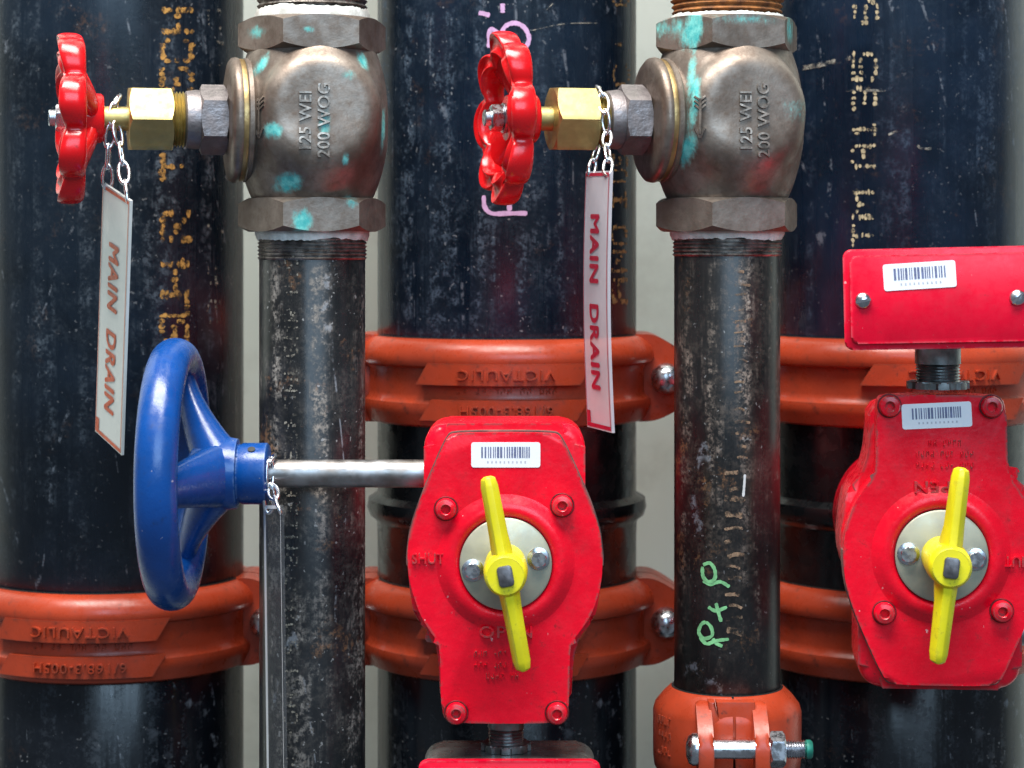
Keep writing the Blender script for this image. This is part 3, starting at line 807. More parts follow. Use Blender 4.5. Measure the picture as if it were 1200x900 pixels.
def valve_surface(xw, zw, yaw):
    """front surface depth of the valve body at world offsets (metres) from the valve centre, in the valve's own frame"""
    c, s = math.cos(-yaw), math.sin(-yaw)
    n = len(xw); a = np.full(n, -70.0); b = np.full(n, 0.0); xw = np.array(xw) * 1000; zw = np.array(zw) * 1000
    for _ in range(30):
        m_ = (a + b) / 2
        pts = np.stack([xw * c - m_ * s, xw * s + m_ * c, zw], -1)
        ins = sd_valve(pts) < 0
        b = np.where(ins, m_, b); a = np.where(ins, a, m_)
    return b * 0.001

def body_emboss(name, V, Fc, yaw, mat, parent):
    """V: (x, z, h) with h = height above the body"""
    y = valve_surface([v[0] for v in V], [v[1] for v in V], yaw)
    c, s = math.cos(-yaw), math.sin(-yaw); out = []
    for v, yy in zip(V, y):
        yy = yy - v[2]
        out.append((v[0] * c - yy * s, v[0] * s + yy * c, v[1]))
    return mk(name, out, Fc, mat, parent, 40)

def red_handwheel(parent, L, roll, tilt=0.0):
    """scalloped handwheel; axis towards local -x"""
    N = 200; seg = 32; V = []; Fc = []; lob = 8
    for i in range(N):
        th = 2 * PI * i / N + roll
        w = abs(math.cos(lob * (th - roll) / 2)) ** 0.7
        rc = 0.0350 + 0.0068 * w; a = 0.0042 + 0.0026 * w; b = 0.0056 + 0.0028 * w
        ax = 0.0060 - b
        for k in range(seg):
            q = 2 * PI * k / seg
            cq, sq = math.cos(q), math.sin(q)
            r = rc + a * math.copysign(abs(cq) ** 0.7, cq); h = b * math.copysign(abs(sq) ** 0.7, sq)
            if sq < 0: h += 0.0046 * w * max(0.0, 1 - (abs(cq) / 0.62) ** 2)      # hollow in the front of each lobe
            V.append((-L + ax + h, r * math.sin(th), r * math.cos(th)))
    for i in range(N):
        j = (i + 1) % N
        for k in range(seg):
            l = (k + 1) % seg; Fc.append((i * seg + k, i * seg + l, j * seg + l, j * seg + k))
    hw = mk('handwheel', V, Fc, M['red_wheel'], parent, 60)
    # dished web spokes
    for k in range(4):
        th0 = roll + PI / 8 + 2 * PI * k / 4
        prof = []
        Vs = []; Fs = []
        n = 9
        for i in range(n):
            f = i / (n - 1); r = 0.009 + f * 0.030
            xx = -L + 0.010 - 0.0115 * f ** 1.2
            half = 0.0075 + 0.0075 * f ** 1.5
            th_ = 0.0048
            c, s = math.cos(th0), math.sin(th0)
            for q in range(12):
                a = 2 * PI * q / 12; u = half * math.cos(a); v = th_ * math.sin(a)
                Vs.append((xx + v, r * s + u * c, r * c - u * s))
        for i in range(n - 1):
            for q in range(12):
                p_ = (q + 1) % 12; Fs.append((i * 12 + q, i * 12 + p_, (i + 1) * 12 + p_, (i + 1) * 12 + q))
        Fs += [tuple(range(12)), tuple((n - 1) * 12 + q for q in range(12))]
        mk('spoke', Vs, Fs, M['red_wheel'], hw, 60)
    V, Fc = lathe([(0.0068, -0.0165), (0.0125, -0.0165), (0.0138, -0.0150), (0.0140, -0.008), (0.0145, -0.004), (0.0125, 0.001), (0.0068, 0.0015)], 48, (-1, 0, 0), (-L, 0, 0))
    mk('hub', V, Fc, M['red_wheel'], hw, 50)
    V, Fc = lathe([(0.0085, 0.0015), (0.0085, 0.0030), (0.0046, 0.0031), (0.0046, 0.013), (0.0040, 0.0136)], 32, (-1, 0, 0), (-L, 0, 0)); mk('stem_end', V, Fc, M['steel'], hw, 40)
    V, Fc = hexprism(0.0078, 0.0032, 0.0098, 0.0008, (-1, 0, 0), (-L, 0, 0), 0.3); mk('retaining_nut', V, Fc, M['steel'], hw, 30)
    return hw

def globe_valve(x, yaw, label, mat, roll, arrow_x, text_x, wheelL):
    t = thing('globe_valve', (x, DS, ZV), label, 'valve', yaw, 'bronze globe valves with red handwheels')
    me = bpy.data.meshes.new('body'); me.from_pydata([tuple(v) for v in BODY_V], [], BODY_F); me.update()
    me.materials.append(mat); finish(me, 60); link(bpy.data.objects.new('body', me), t)
    e1, e2, a = axis_frame((0, 0, 1))
    # hexagonal ends: a flat faces local -y
    base_ang = math.atan2(Vector((0, -1, 0)).dot(e2), Vector((0, -1, 0)).dot(e1)) + PI / 6
    for (h0, h1) in ((0.0385, 0.0575), (-0.0630, -0.0440)):
        V, Fc = hexprism(0.0425, h0, h1, 0.0032, (0, 0, 1), (0, 0, 0), base_ang); mk('hexagon_end', V, Fc, mat, t, 24)
        V, Fc = lathe([(0.0335, h0 - 0.0012 if h0 > 0 else h1 + 0.0012), (0.0345, (h0 if h0 > 0 else h1)), (0.0335, h0 + 0.001 if h0 > 0 else h1 - 0.001)], 64); mk('neck_ring', V, Fc, mat, t)
    # bonnet: flange, gasket ring, hexagon, neck, threads, gland nut, stem
    A = (-1, 0, 0)
    V, Fc = lathe([(0.0295, 0.0335), (0.0335, 0.0352), (0.0350, 0.0365), (0.0352, 0.0388), (0.0345, 0.0394)], 96, A, caps=False); mk('body_flange', V, Fc, mat, t, 40)
    V, Fc = lathe([(0.0330, 0.0392), (0.0344, 0.0395), (0.0347, 0.0410), (0.0344, 0.0424), (0.0330, 0.0427)], 96, A, caps=False); mk('bonnet_ring', V, Fc, M['bronze_ring'], t, 40)
    V, Fc = lathe([(0.0336, 0.0418), (0.0350, 0.0424), (0.0355, 0.0440), (0.0350, 0.0462), (0.0330, 0.0478), (0.0290, 0.0486), (0.018, 0.0490), (0.0001, 0.0490)], 96, A); bf = mk('bonnet', V, Fc, M['bronze'], t, 40)
    V, Fc = hexprism(0.0200, 0.0488, 0.0640, 0.0014, A, (0, 0, 0), rad(90), sides=8 if False else 6); mk('bonnet_hexagon', V, Fc, M['bronze_hex'], bf, 24)
    V, Fc = lathe([(0.0165, 0.0635), (0.0168, 0.0660), (0.0160, 0.0715), (0.0145, 0.0725)], 64, A); mk('bonnet_neck', V, Fc, M['bronze_hex'], bf, 40)
    pr = []
    for i in range(4): pr += [(0.0142, 0.0722 + i * 0.0018), (0.0158, 0.0731 + i * 0.0018)]
    pr += [(0.0142, 0.0794)]
    V, Fc = lathe(pr, 64, A); mk('thread', V, Fc, M['brass'], bf, 20)
    V, Fc = hexprism(0.0200, 0.0790, 0.1035, 0.0016, A, (0, 0, 0), rad(-3)); mk('gland_nut', V, Fc, M['brass'], t, 24)
    V, Fc = lathe([(0.0068, 0.1030), (0.0068, wheelL - 0.014)], 48, A); mk('stem', V, Fc, M['brass'], t)
    red_handwheel(t, wheelL, roll)
    # cast writing, reading upwards
    for s, tx in (('125 WEI', text_x), ('200 WOG', text_x + 20.5 * px)):
        V, Fc = textmesh(s, 0.0066, 0.0026, 1.04, 0.98, bold=0.012)
        W_ = [(tx - y_, (x_ - 0.002), z_ + 0.0002) for (x_, y_, z_) in V]
        body_emboss('cast_lettering', W_, Fc, yaw, M['bronze_worn'], t)
    # flow arrow pointing down with a feathered tail
    V = []; Fc = []
    def bar(p, q, w, h):
        p = Vector(p); q = Vector(q); d = (q - p).normalized(); n_ = Vector((-d.y, d.x)); k = len(V)
        for m_ in range(4):
            f = m_ / 3; c_ = p.lerp(q, f)
            for sgn, hh in ((-1, -0.0004), (-0.7, h), (0.7, h), (1, -0.0004)):
                V.append((arrow_x + (c_.x + n_.x * w * sgn) * px, (c_.y + n_.y * w * sgn) * px, hh))
        for m_ in range(3):
            for j in range(3):
                Fc.append((k + m_ * 4 + j, k + m_ * 4 + j + 1, k + m_ * 4 + j + 5, k + m_ * 4 + j + 4))
        Fc.append((k, k + 1, k + 2, k + 3)); Fc.append((k + 12, k + 13, k + 14, k + 15))
    bar((0, 20), (0, -20), 1.6, 0.0018); bar((0, -24), (-5, -13), 1.7, 0.0013); bar((0, -24), (5, -13), 1.7, 0.0013)
    for k in range(3):
        bar((0, 8 + 5 * k), (-6, 13 + 5 * k), 1.4, 0.0012); bar((0, 8 + 5 * k), (6, 13 + 5 * k), 1.4, 0.0012)
    body_emboss('cast_arrow', V, Fc, yaw, M['bronze_worn'], t)
    return t
gv1 = globe_valve(X1, rad(13), 'left bronze globe valve with turquoise patches and a red handwheel', M['bronze1'], 0.2, -53 * px, 1 * px, 0.1335)
gv2 = globe_valve(X2, rad(13.5), 'right bronze globe valve with a green verdigris streak and a red handwheel', M['bronze2'], 0.05, -40 * px, 12 * px, 0.1285)

# ------------------------------------------------------------------ butterfly valves with red gear operators
gp = 1.172 / F     # metres per pixel at the gear cover's face
YF = 1.172         # depth of the cover face

def barcode(parent, cx, cz, y, roll, w=0.037, h=0.0135, seed=1):
    R_ = random.Random(seed)
    c, s = math.cos(roll), math.sin(roll)
    def tr(x, z): return (cx + x * c - z * s, cz + x * s + z * c)
    outl = [tr(*p) for p in roundrect(-w / 2, w / 2, -h / 2, h / 2, 0.0014, 4)]
    bm = prism(outl, y - 0.0003, y + 0.0001); st = mkbm('barcode_sticker', bm, M['sticker'], parent)
    V = []; Fc = []; x = -w * 0.355
    while x < w * 0.36:
        ww = R_.choice((0.0005, 0.0007, 0.0009, 0.0012))
        k = len(V)
        for (xx, zz) in ((x, -h * 0.12), (x + ww, -h * 0.12), (x + ww, h * 0.32), (x, h * 0.32)):
            q = tr(xx, zz); V.append((q[0], y - 0.0004, q[1]))
        Fc.append((k, k + 1, k + 2, k + 3)); x += ww + R_.choice((0.0005, 0.0006, 0.0009))
    mk('bars', V, Fc, M['barcode'], st)
    V = []; Fc = []
    for i in range(10):
        x = -w * 0.27 + i * w * 0.06; k = len(V)
        for (xx, zz) in ((x, -h * 0.32), (x + 0.0008, -h * 0.32), (x + 0.0008, -h * 0.24), (x, -h * 0.24)):
            q = tr(xx, zz); V.append((q[0], y - 0.0004, q[1]))
        Fc.append((k, k + 1, k + 2, k + 3))
    mk('number_line', V, Fc, M['faint_ink'], st)
    return st

def flat_text(s, h, cx, cz, y, depth, flip, mat, parent, xs=1.0, spacing=1.0, name='cast_lettering', bold=0.0):
    V, Fc = textmesh(s, h, depth, spacing, xs, bold=bold)
    sg = -1 if flip else 1
    return mk(name, [(cx + sg * a, y - b, cz + sg * c_) for (a, c_, b) in [(v[0], v[1], v[2]) for v in V]], Fc, mat, parent, 40)

def butterfly(x_pipe, yaw, flip, label, tilt, plate_roll, zc, sticker):
    """local frame: origin on the pipe axis at the shaft's height; the operator looks along local -y"""
    t = thing('butterfly_valve', (x_pipe, DB, zc), label, 'valve', yaw, 'butterfly valves with red gear operators')
    zmid = (ZU + ZL) / 2 - zc; half = (ZU - ZL) / 2 - 0.002
    V, Fc = lathe([(RB - 0.004, -half), (RB, -half), (RB, -0.030), (RB + 0.0003, -0.011), (RB + 0.0016, -0.0085), (RB + 0.0050, -0.0060), (RB + 0.0066, -0.001), (RB + 0.0058, 0.0045), (RB + 0.0020, 0.0068), (RB, 0.0080), (RB, half), (RB - 0.004, half)], 128, (0, 0, 1), (0, 0, zmid - 0.005), caps=False)
    mk('valve_body', V, Fc, M['valve_black'], t, 50)
    V, Fc = lathe([(0.034, -0.02), (0.034, 0.062), (0.030, 0.066)], 48, (0, -1, 0), (0, -RB + 0.012, 0)); mk('valve_neck', V, Fc, M['valve_black'], t, 40)
    yf = -(DB - YF)             # face depth in local y
    sg = -1 if flip else 1
    def fl(pts): return [(sg * a * gp, sg * b * gp) for a, b in pts]
    cover = [(-60, 153), (56, 153), (66, 147), (98, 76), (110, 40), (114, 8), (112, -26), (101, -60), (84, -84), (75, -94), (74, -178), (66, -188), (-66, -188), (-76, -178), (-77, -94), (-86, -84), (-101, -60), (-112, -26), (-116, 8), (-112, 40), (-100, 76), (-70, 147)]
    cov = chaikin(fl(cover), 2, 0.22)
    bm = prism(cov, yf, yf + 0.020, 0.0024, 2, 1.0, False); mkbm('gear_cover', bm, M['red_box'], t, 40)
    # worn gasket edge showing along the cover's shoulders
    up = [(-60, 153), (56, 153), (66, 147), (98, 76), (110, 40), (114, 8), (113, -10), (-115, -10), (-116, 8), (-112, 40), (-100, 76), (-70, 147)]
    up = chaikin([(sg * a * gp * 1.013, sg * (b * 1.010) * gp) for a, b in up], 2, 0.22)
    mkbm('cover_gasket', prism(up, yf + 0.0040, yf + 0.0112), M['gasket'], t, 40)
    # housing behind: worm case, round case, lower case
    bm = prism([(sg * a * gp, sg * b * gp) for a, b in roundrect(-97, 94, 30, 162, 28, 8)], yf + 0.0110, yf + 0.062, 0.006, 4); wc = mkbm('worm_housing', bm, M['red_box'], t, 50)
    rnd = [(-112, 30), (-118, 0), (-114, -40), (-109, -72), (-86, -92), (-80, -120), (-78, -182), (78, -182), (80, -120), (88, -92), (106, -72), (112, -40), (115, 0), (108, 30), (60, 70), (-60, 70)]
    bm = prism(chaikin(fl(rnd), 2, 0.2), yf + 0.018, yf + 0.060, 0.004, 3); mkbm('gear_housing', bm, M['red_box'], t, 50)
    V, Fc = lathe([(0.040, 0.0), (0.044, 0.004), (0.046, 0.070), (0.046, 0.12)], 64, (0, 1, 0), (0, yf + 0.058, 0)); mk('mounting_boss', V, Fc, M['red_box'], t, 40)
    # raised ring and zinc plate
    V, Fc = lathe([(0.0380, 0.0004), (0.0350, -0.0008), (0.0325, -0.0026), (0.0300, -0.0034), (0.0268, -0.0034), (0.0252, -0.0022), (0.0248, 0.001)], 72, (0, 1, 0), (0, yf, 0), caps=False); mk('cover_ring', V, Fc, M['red_box'], t, 50)
    V, Fc = lathe([(0.0246, 0.0), (0.0246, -0.0034), (0.0236, -0.0042), (0.0001, -0.0042)], 72, (0, 1, 0), (0, yf, 0)); pl = mk('indicator_plate', V, Fc, M['zincplate'], t, 40)
    pr = plate_roll
    for s in (-1, 1):
        cx, cz = s * 0.0178 * math.cos(pr), s * 0.0178 * math.sin(pr)
        V, Fc = lathe([(0.0060, 0), (0.0060, -0.0008), (0.0052, -0.0012)], 32, (0, 1, 0), (cx, yf - 0.0042, cz)); mk('washer_or_shade_ring', V, Fc, M['steel'], pl, 40)
        V, Fc = hexprism(0.0046, 0.0, 0.0034, 0.0008, (0, -1, 0), (cx, yf - 0.0048, cz), 0.3 * s); mk('plate_bolt', V, Fc, M['steel'], pl, 30)
    # yellow pointer: cone hub and two ridged arms
    y0 = yf - 0.0042
    V, Fc = lathe([(0.0110, 0.0), (0.0114, -0.012), (0.0117, -0.022), (0.0113, -0.034), (0.0108, -0.0405), (0.0096, -0.0420), (0.0001, -0.0422)], 56, (0, 1, 0), (0, y0, 0))
    pt = mk('position_pointer', V, Fc, M['yellow'], t, 50)
    for s in (1, -1):
        # section across the arm: flat back, ridge in front
        V = []; Fc = []
        st = [(0.004, 0.0056, -0.018, -0.040), (0.012, 0.0054, -0.022, -0.0395), (0.020, 0.0049, -0.028, -0.0388), (0.046, 0.0045, -0.0300, -0.0380), (0.0500, 0.0037, -0.0305, -0.0374), (0.0512, 0.0018, -0.0315, -0.0365)]
        for (r, hw, yb, yt) in st:
            for (u, yy) in ((-hw, yb), (-hw * 1.02, yb * 0.6 + yt * 0.4), (-hw * 0.42, yt), (hw * 0.35, yt - 0.0002), (hw * 1.02, yb * 0.3 + yt * 0.7), (hw, yb)):
                a = tilt
                xx = u * math.cos(a) + r * s * -math.sin(a); zz = u * math.sin(a) + r * s * math.cos(a)
                V.append((xx, y0 + yy, zz))
        n = 6
        for i in range(len(st) - 1):
            for k in range(n):
                l = (k + 1) % n; Fc.append((i * n + k, i * n + l, (i + 1) * n + l, (i + 1) * n + k))
        Fc += [tuple(range(n)), tuple((len(st) - 1) * n + k for k in range(n))]
        ob = mk('arm', V, Fc, M['yellow'], pt, 28)
        bv = bmesh.new(); bv.from_mesh(ob.data)
        bmesh.ops.bevel(bv, geom=[e for e in bv.edges if len(e.link_faces) == 2 and e.calc_face_angle() > 0.5], offset=0.0004, segments=2, affect='EDGES', profile=0.5)
        bv.to_mesh(ob.data); bv.free(); finish(ob.data, 40)
    c, s_ = math.cos(tilt), math.sin(tilt)
    outl = [(a * c - b * s_, a * s_ + b * c) for a, b in roundrect(-0.0040, 0.0040, -0.0054, 0.0054, 0.0020, 4)]
    bm = prism(outl, y0 - 0.0440, y0 - 0.036, 0.0006, 2); mkbm('shaft_end', bm, M['dark_steel'], pt, 40)
    # painted cover screws
    for (bx, bz) in ((-70, 64), (66, 68), (-58, -175), (60, -175)):
        bx, bz = sg * bx * gp, sg * bz * gp
        V, Fc = lathe([(0.0057, 0.0002), (0.0057, -0.0034), (0.0050, -0.0050), (0.0029, -0.0056), (0.0025, -0.0052), (0.0023, -0.0018), (0.0001, -0.0018)], 28, (0, 1, 0), (bx, yf, bz)); bo = mk('cover_bolt', V, Fc, M['red_box'], t, 40)
        V, Fc = lathe([(0.0066, -0.0002), (0.0064, -0.0006), (0.0059, -0.0006), (0.0057, 0.0)], 28, (0, 1, 0), (bx, yf, bz), caps=False); mk('washer_or_shade_ring', V, Fc, M['bolt_shade_red'], bo, 40)  # shadow round the bolt, painted as a dark ring
    # cast writing on the cover
    fx = flip
    flat_text('OPEN', 0.0062, 0, sg * -80 * gp, yf - 0.0006, 0.0024, fx, M['red_box'], t, 1.2, 1.1, bold=0.01)
    flat_text('SHUT', 0.0056, sg * -91 * gp, 0 + sg * 6 * gp, yf - 0.0006, 0.0024, fx, M['red_box'], t, 0.85, 1.05, bold=0.01)
    for k, words in enumerate(((3, 3, 4), (3, 3, 4), (4, 2))):
        V, Fc = castmarks(words, 0.0034, 0.0016, 0.0026, 50 + k)
        mk('worn_cast_marks', [(sg * (-4 * gp + v[0]), yf - 0.0002 - v[2], sg * ((-106 - 13 * k) * gp + v[1])) for v in V], Fc, M['red_box'], t, 30)
    if sticker: barcode(t, sticker[0] * gp, sticker[1] * gp, yf, sticker[2], seed=5)
    return t, yf

ZO1 = ZC - (660 - 288) / F * YF
ZO2 = ZC - (651 - 288) / F * YF
b1, yf1 = butterfly(XM, 0.0, False, 'left red gear operator with yellow pointer and blue handwheel', rad(10.5), rad(10), ZO1, (0, 127, rad(0)))
b2, yf2 = butterfly(XR, rad(-4.6), True, 'right red gear operator with yellow pointer, below the red junction box', rad(-7), rad(-4), ZO2, (-5, 164, rad(3.0)))

# worm shaft and blue handwheel on the left operator
def blue_wheel(t, yshaft, zsh, x_gear, x_hub, x_rim):
    V, Fc = lathe([(0.0074, 0.0), (0.0076, 0.002), (0.0076, x_gear - x_hub + 0.02)], 48, (1, 0, 0), (x_hub - 0.006, yshaft, zsh)); mk('worm_shaft', V, Fc, M['shaft'], t, 40)
    R = 0.0642; rt = 0.0102
    N = 128; seg = 24; V = []; Fc = []
    for i in range(N):
        th = 2 * PI * i / N
        for k in range(seg):
            q = 2 * PI * k / seg
            r = R + rt * math.cos(q); h = rt * 1.12 * math.sin(q)
            V.append((x_rim + h, yshaft + r * math.sin(th), zsh + r * math.cos(th)))
    for i in range(N):
        j = (i + 1) % N
        for k in range(seg):
            l = (k + 1) % seg; Fc.append((i * seg + k, i * seg + l, j * seg + l, j * seg + k))
    hw = mk('blue_handwheel', V, Fc, M['blue'], t, 60, label='blue three-spoked handwheel')
    L = x_hub - x_rim
    V, Fc = lathe([(0.0078, 0.001), (0.0155, 0.001), (0.0168, 0.0), (0.0168, -0.0130), (0.0160, -0.0145), (0.0160, -0.0155), (0.0190, -0.0160), (0.0198, -0.0200), (0.0190, -0.030), (0.0150, -0.040), (0.0090, -0.044), (0.0078, -0.044)], 64, (1, 0, 0), (x_hub, yshaft, zsh))
    mk('hub', V, Fc, M['blue'], hw, 40)
    V, Fc = lathe([(0.0, 0.0005), (0.0021, 0.0005), (0.0021, -0.004)], 20, Vector((0, -0.55, 0.83)), Vector((x_hub - 0.0075, yshaft - 0.0168 * .55, zsh + 0.0168 * .83))); mk('grub_screw', V, Fc, M['rubber'], hw, 40)
    for th in (rad(184), rad(304), rad(64)):
        # th measured: 180 = towards the camera
        n = 14; m = 16; V = []; Fc = []
        dy, dz = math.cos(th), math.sin(th)
        for i in range(n):
            f = i / (n - 1)
            r = 0.004 + f * (R - 0.004)
            xx = x_rim + L * 0.52 * (1 - f) ** 1.5 + 0.001
            wd = 0.0095 * (1 - f) ** 1.3 + 0.0088 + 0.003 * max(0, f - .75) * 4 * .5
            tk = 0.0125 * (1 - f) ** 1.6 + 0.0052
            for q in range(m):
                a = 2 * PI * q / m; u = wd * math.cos(a); v = tk * math.sin(a)
                V.append((xx + v, yshaft + dy * r - dz * u, zsh + dz * r + dy * u))
        for i in range(n - 1):
            for q in range(m):
                p_ = (q + 1) % m; Fc.append((i * m + q, i * m + p_, (i + 1) * m + p_, (i + 1) * m + q))
        Fc += [tuple(range(m)), tuple((n - 1) * m + q for q in range(m))]
        mk('spoke', V, Fc, M['blue'], hw, 60)
DSH = 1.200
zsh = (ZC - (555 - 288) / F * DSH) - ZO1
blue_wheel(b1, DSH - DB, zsh, -0.043 - XM, (313 - 600) / F * DSH - XM, -0.1850 - XM)
# the right operator's shaft leaves its far side
V, Fc = lathe([(0.0076, 0.0), (0.0076, 0.09), (0.0070, 0.092)], 48, (1, 0, 0), (0.035, DSH - DB, -zsh)); mk('worm_shaft', V, Fc, M['shaft'], b2, 40)

# ------------------------------------------------------------------ junction boxes and conduit nipples
def nipple(loc, zlo, zhi, r, label, nthr=6):
    t = thing('conduit_nipple', loc, label, 'conduit fitting')
    h = zhi - zlo; pr = [(r * 0.90, 0.0), (r * 0.90, h * 0.15)]
    for i in range(nthr):
        a = h * (0.15 + 0.45 * i / nthr); d = h * 0.45 / nthr
        pr += [(r * 0.90, a), (r * 0.98, a + d * 0.5)]
    pr += [(r * 0.90, h * 0.60), (r, h * 0.62), (r, h)]
    V, Fc = lathe(pr, 48); mk('tube', V, Fc, M['galv'], t, 30)
    # lobed lock nut
    bm = bmesh.new(); n = 72; lo_ = []; hi_ = []
    for i in range(n):
        a = 2 * PI * i / n; rr = r * (1.30 + 0.07 * (1 if math.cos(8 * a) > 0 else -1))
        lo_.append(bm.verts.new((rr * math.cos(a), rr * math.sin(a), 0.0002))); hi_.append(bm.verts.new((rr * math.cos(a), rr * math.sin(a), 0.0042)))
    f1 = bm.faces.new(lo_); f2 = bm.faces.new(hi_)
    for i in range(n): bm.faces.new((lo_[i], lo_[(i + 1) % n], hi_[(i + 1) % n], hi_[i]))
    bmesh.ops.bevel(bm, geom=list(f2.edges), offset=0.0007, segments=2, affect='EDGES')
    mkbm('lock_nut', bm, M['galv'], t, 30)
    return t

def screw_head(parent, x, y, z, ang, r=0.0043):
    V, Fc = lathe([(r, 0.0), (r * 0.98, -0.0008), (r * 0.75, -0.0020), (r * 0.3, -0.0026), (0.0001, -0.0027)], 32, (0, 1, 0), (x, y, z)); s = mk('lid_screw', V, Fc, M['steel'], parent, 50)
    c, q = math.cos(ang), math.sin(ang)
    outl = [(x + a * c - b * q, z + a * q + b * c) for a, b in ((-r * .92, -0.0006), (r * .92, -0.0006), (r * .92, 0.0006), (-r * .92, 0.0006))]
    bm = prism(outl, y - 0.0029, y - 0.001); mkbm('slot', bm, M['dark_steel'], s)

def junction_box(loc, yaw, roll, w, h, d, label, sticker=True, case='red_lid'):
    """local origin: bottom centre of the lid's front"""
    t = thing('junction_box', loc, label, 'junction box', yaw)
    t.rotation_euler = (0, roll, yaw)
    bm = prism(roundrect(-w / 2 + .0015, w / 2 - .0015, 0.0012, h - 0.0012, 0.010, 6), 0.0085, d, 0.003, 3); mkbm('box', bm, M[case], t, 40)
    bm = prism(roundrect(-w / 2, w / 2, 0, h, 0.0045, 5), 0.0022, 0.0080, 0.0014, 2); mkbm('lid_rim', bm, M['red_lid'], t, 40)
    bm = prism(roundrect(-w / 2 + .0034, w / 2 - .0034, 0.0034, h - 0.0034, 0.0035, 5), 0.0, 0.004, 0.0016, 3, 1.0, False); lid = mkbm('lid', bm, M['red_lid'], t, 40)
    for s in (-1, 1): screw_head(t, s * (w / 2 - 0.0100), 0.0, h * 0.49, 0.5 + s * 0.3)
    if sticker: barcode(t, -w / 2 + 0.0395, h - 0.0145, 0.0, rad(2.5), 0.0375, 0.0140, 9)
    return t

jd = 1.145; jp = jd / F
cxp = 1103
P0 = P(cxp, 409, jd)
junction_box(P0, rad(-7), rad(-1.3), (1213 - 990) * jp, (409 - 290) * jp, 0.044, 'red junction box with barcode sticker and two slotted lid screws')
zt2 = ZO2 + 188 * gp
n2x = (1099 - 600) / F * 1.185
nipple((n2x, 1.185, zt2 + 0.0026), zt2, P0.z - 0.0015 - 0.0026, 0.0123, 'grey threaded conduit nipple between the junction box and the right red gearbox')
# box under the left operator
jd2 = 1.162
zb2 = ZC - (893 - 288) / F * jd2
h2 = 0.060
junction_box(((597 - 600) / F * jd2, jd2, zb2 - h2), rad(0), 0.0, 214 * jd2 / F, h2, 0.056, 'red junction box cut off by the bottom edge, under the left red gearbox', True, 'grey_case')
nipple(((593 - 600) / F * 1.195, 1.195, zb2 - 0.0011), zb2, ZO1 - 184 * gp, 0.0100, 'grey threaded conduit nipple under the left red gearbox', 5)

# ------------------------------------------------------------------ hanging drain signs and their chains
def make_link(name='chain_link'):
    pts = []
    for i in range(28):
        a = 2 * PI * i / 28
        pts.append(Vector((0.0029 * math.sin(a), 0, 0.0073 * math.cos(a) - 0.0 * abs(math.sin(a)))))
    V, Fc = tube(pts, 0.0010, 8, True)
    me = bpy.data.meshes.new(name); me.from_pydata([tuple(v) for v in V], [], Fc); me.update(); me.materials.append(M['chain']); finish(me, 60)
    return me
LINK = make_link()
def chain(parent, pts, base):
    """links laid along a polyline of world points"""
    pts = [Vector(p) for p in pts]; pitch = 0.0122
    lens = [(pts[i + 1] - pts[i]).length for i in range(len(pts) - 1)]; tot = sum(lens)
    n = max(1, round(tot / pitch))
    def at(s):
        for i, l in enumerate(lens):
            if s <= l or i == len(lens) - 1: return pts[i].lerp(pts[i + 1], min(1, s / l))
            s -= l
    for k in range(n):
        a = at(tot * k / n); b = at(tot * (k + 1) / n); d = (b - a).normalized()
        q = d.to_track_quat('Z', 'Y') @ Matrix.Rotation((PI / 2 if k % 2 else 0) + 0.5 + random.uniform(-.3, .3), 3, 'Z').to_quaternion()
        o = bpy.data.objects.new('chain_link', LINK); link(o, parent)
        o.location = (a + b) / 2 - base; o.rotation_mode = 'QUATERNION'; o.rotation_quaternion = q
        o.scale = (1, 1, (b - a).length / pitch)

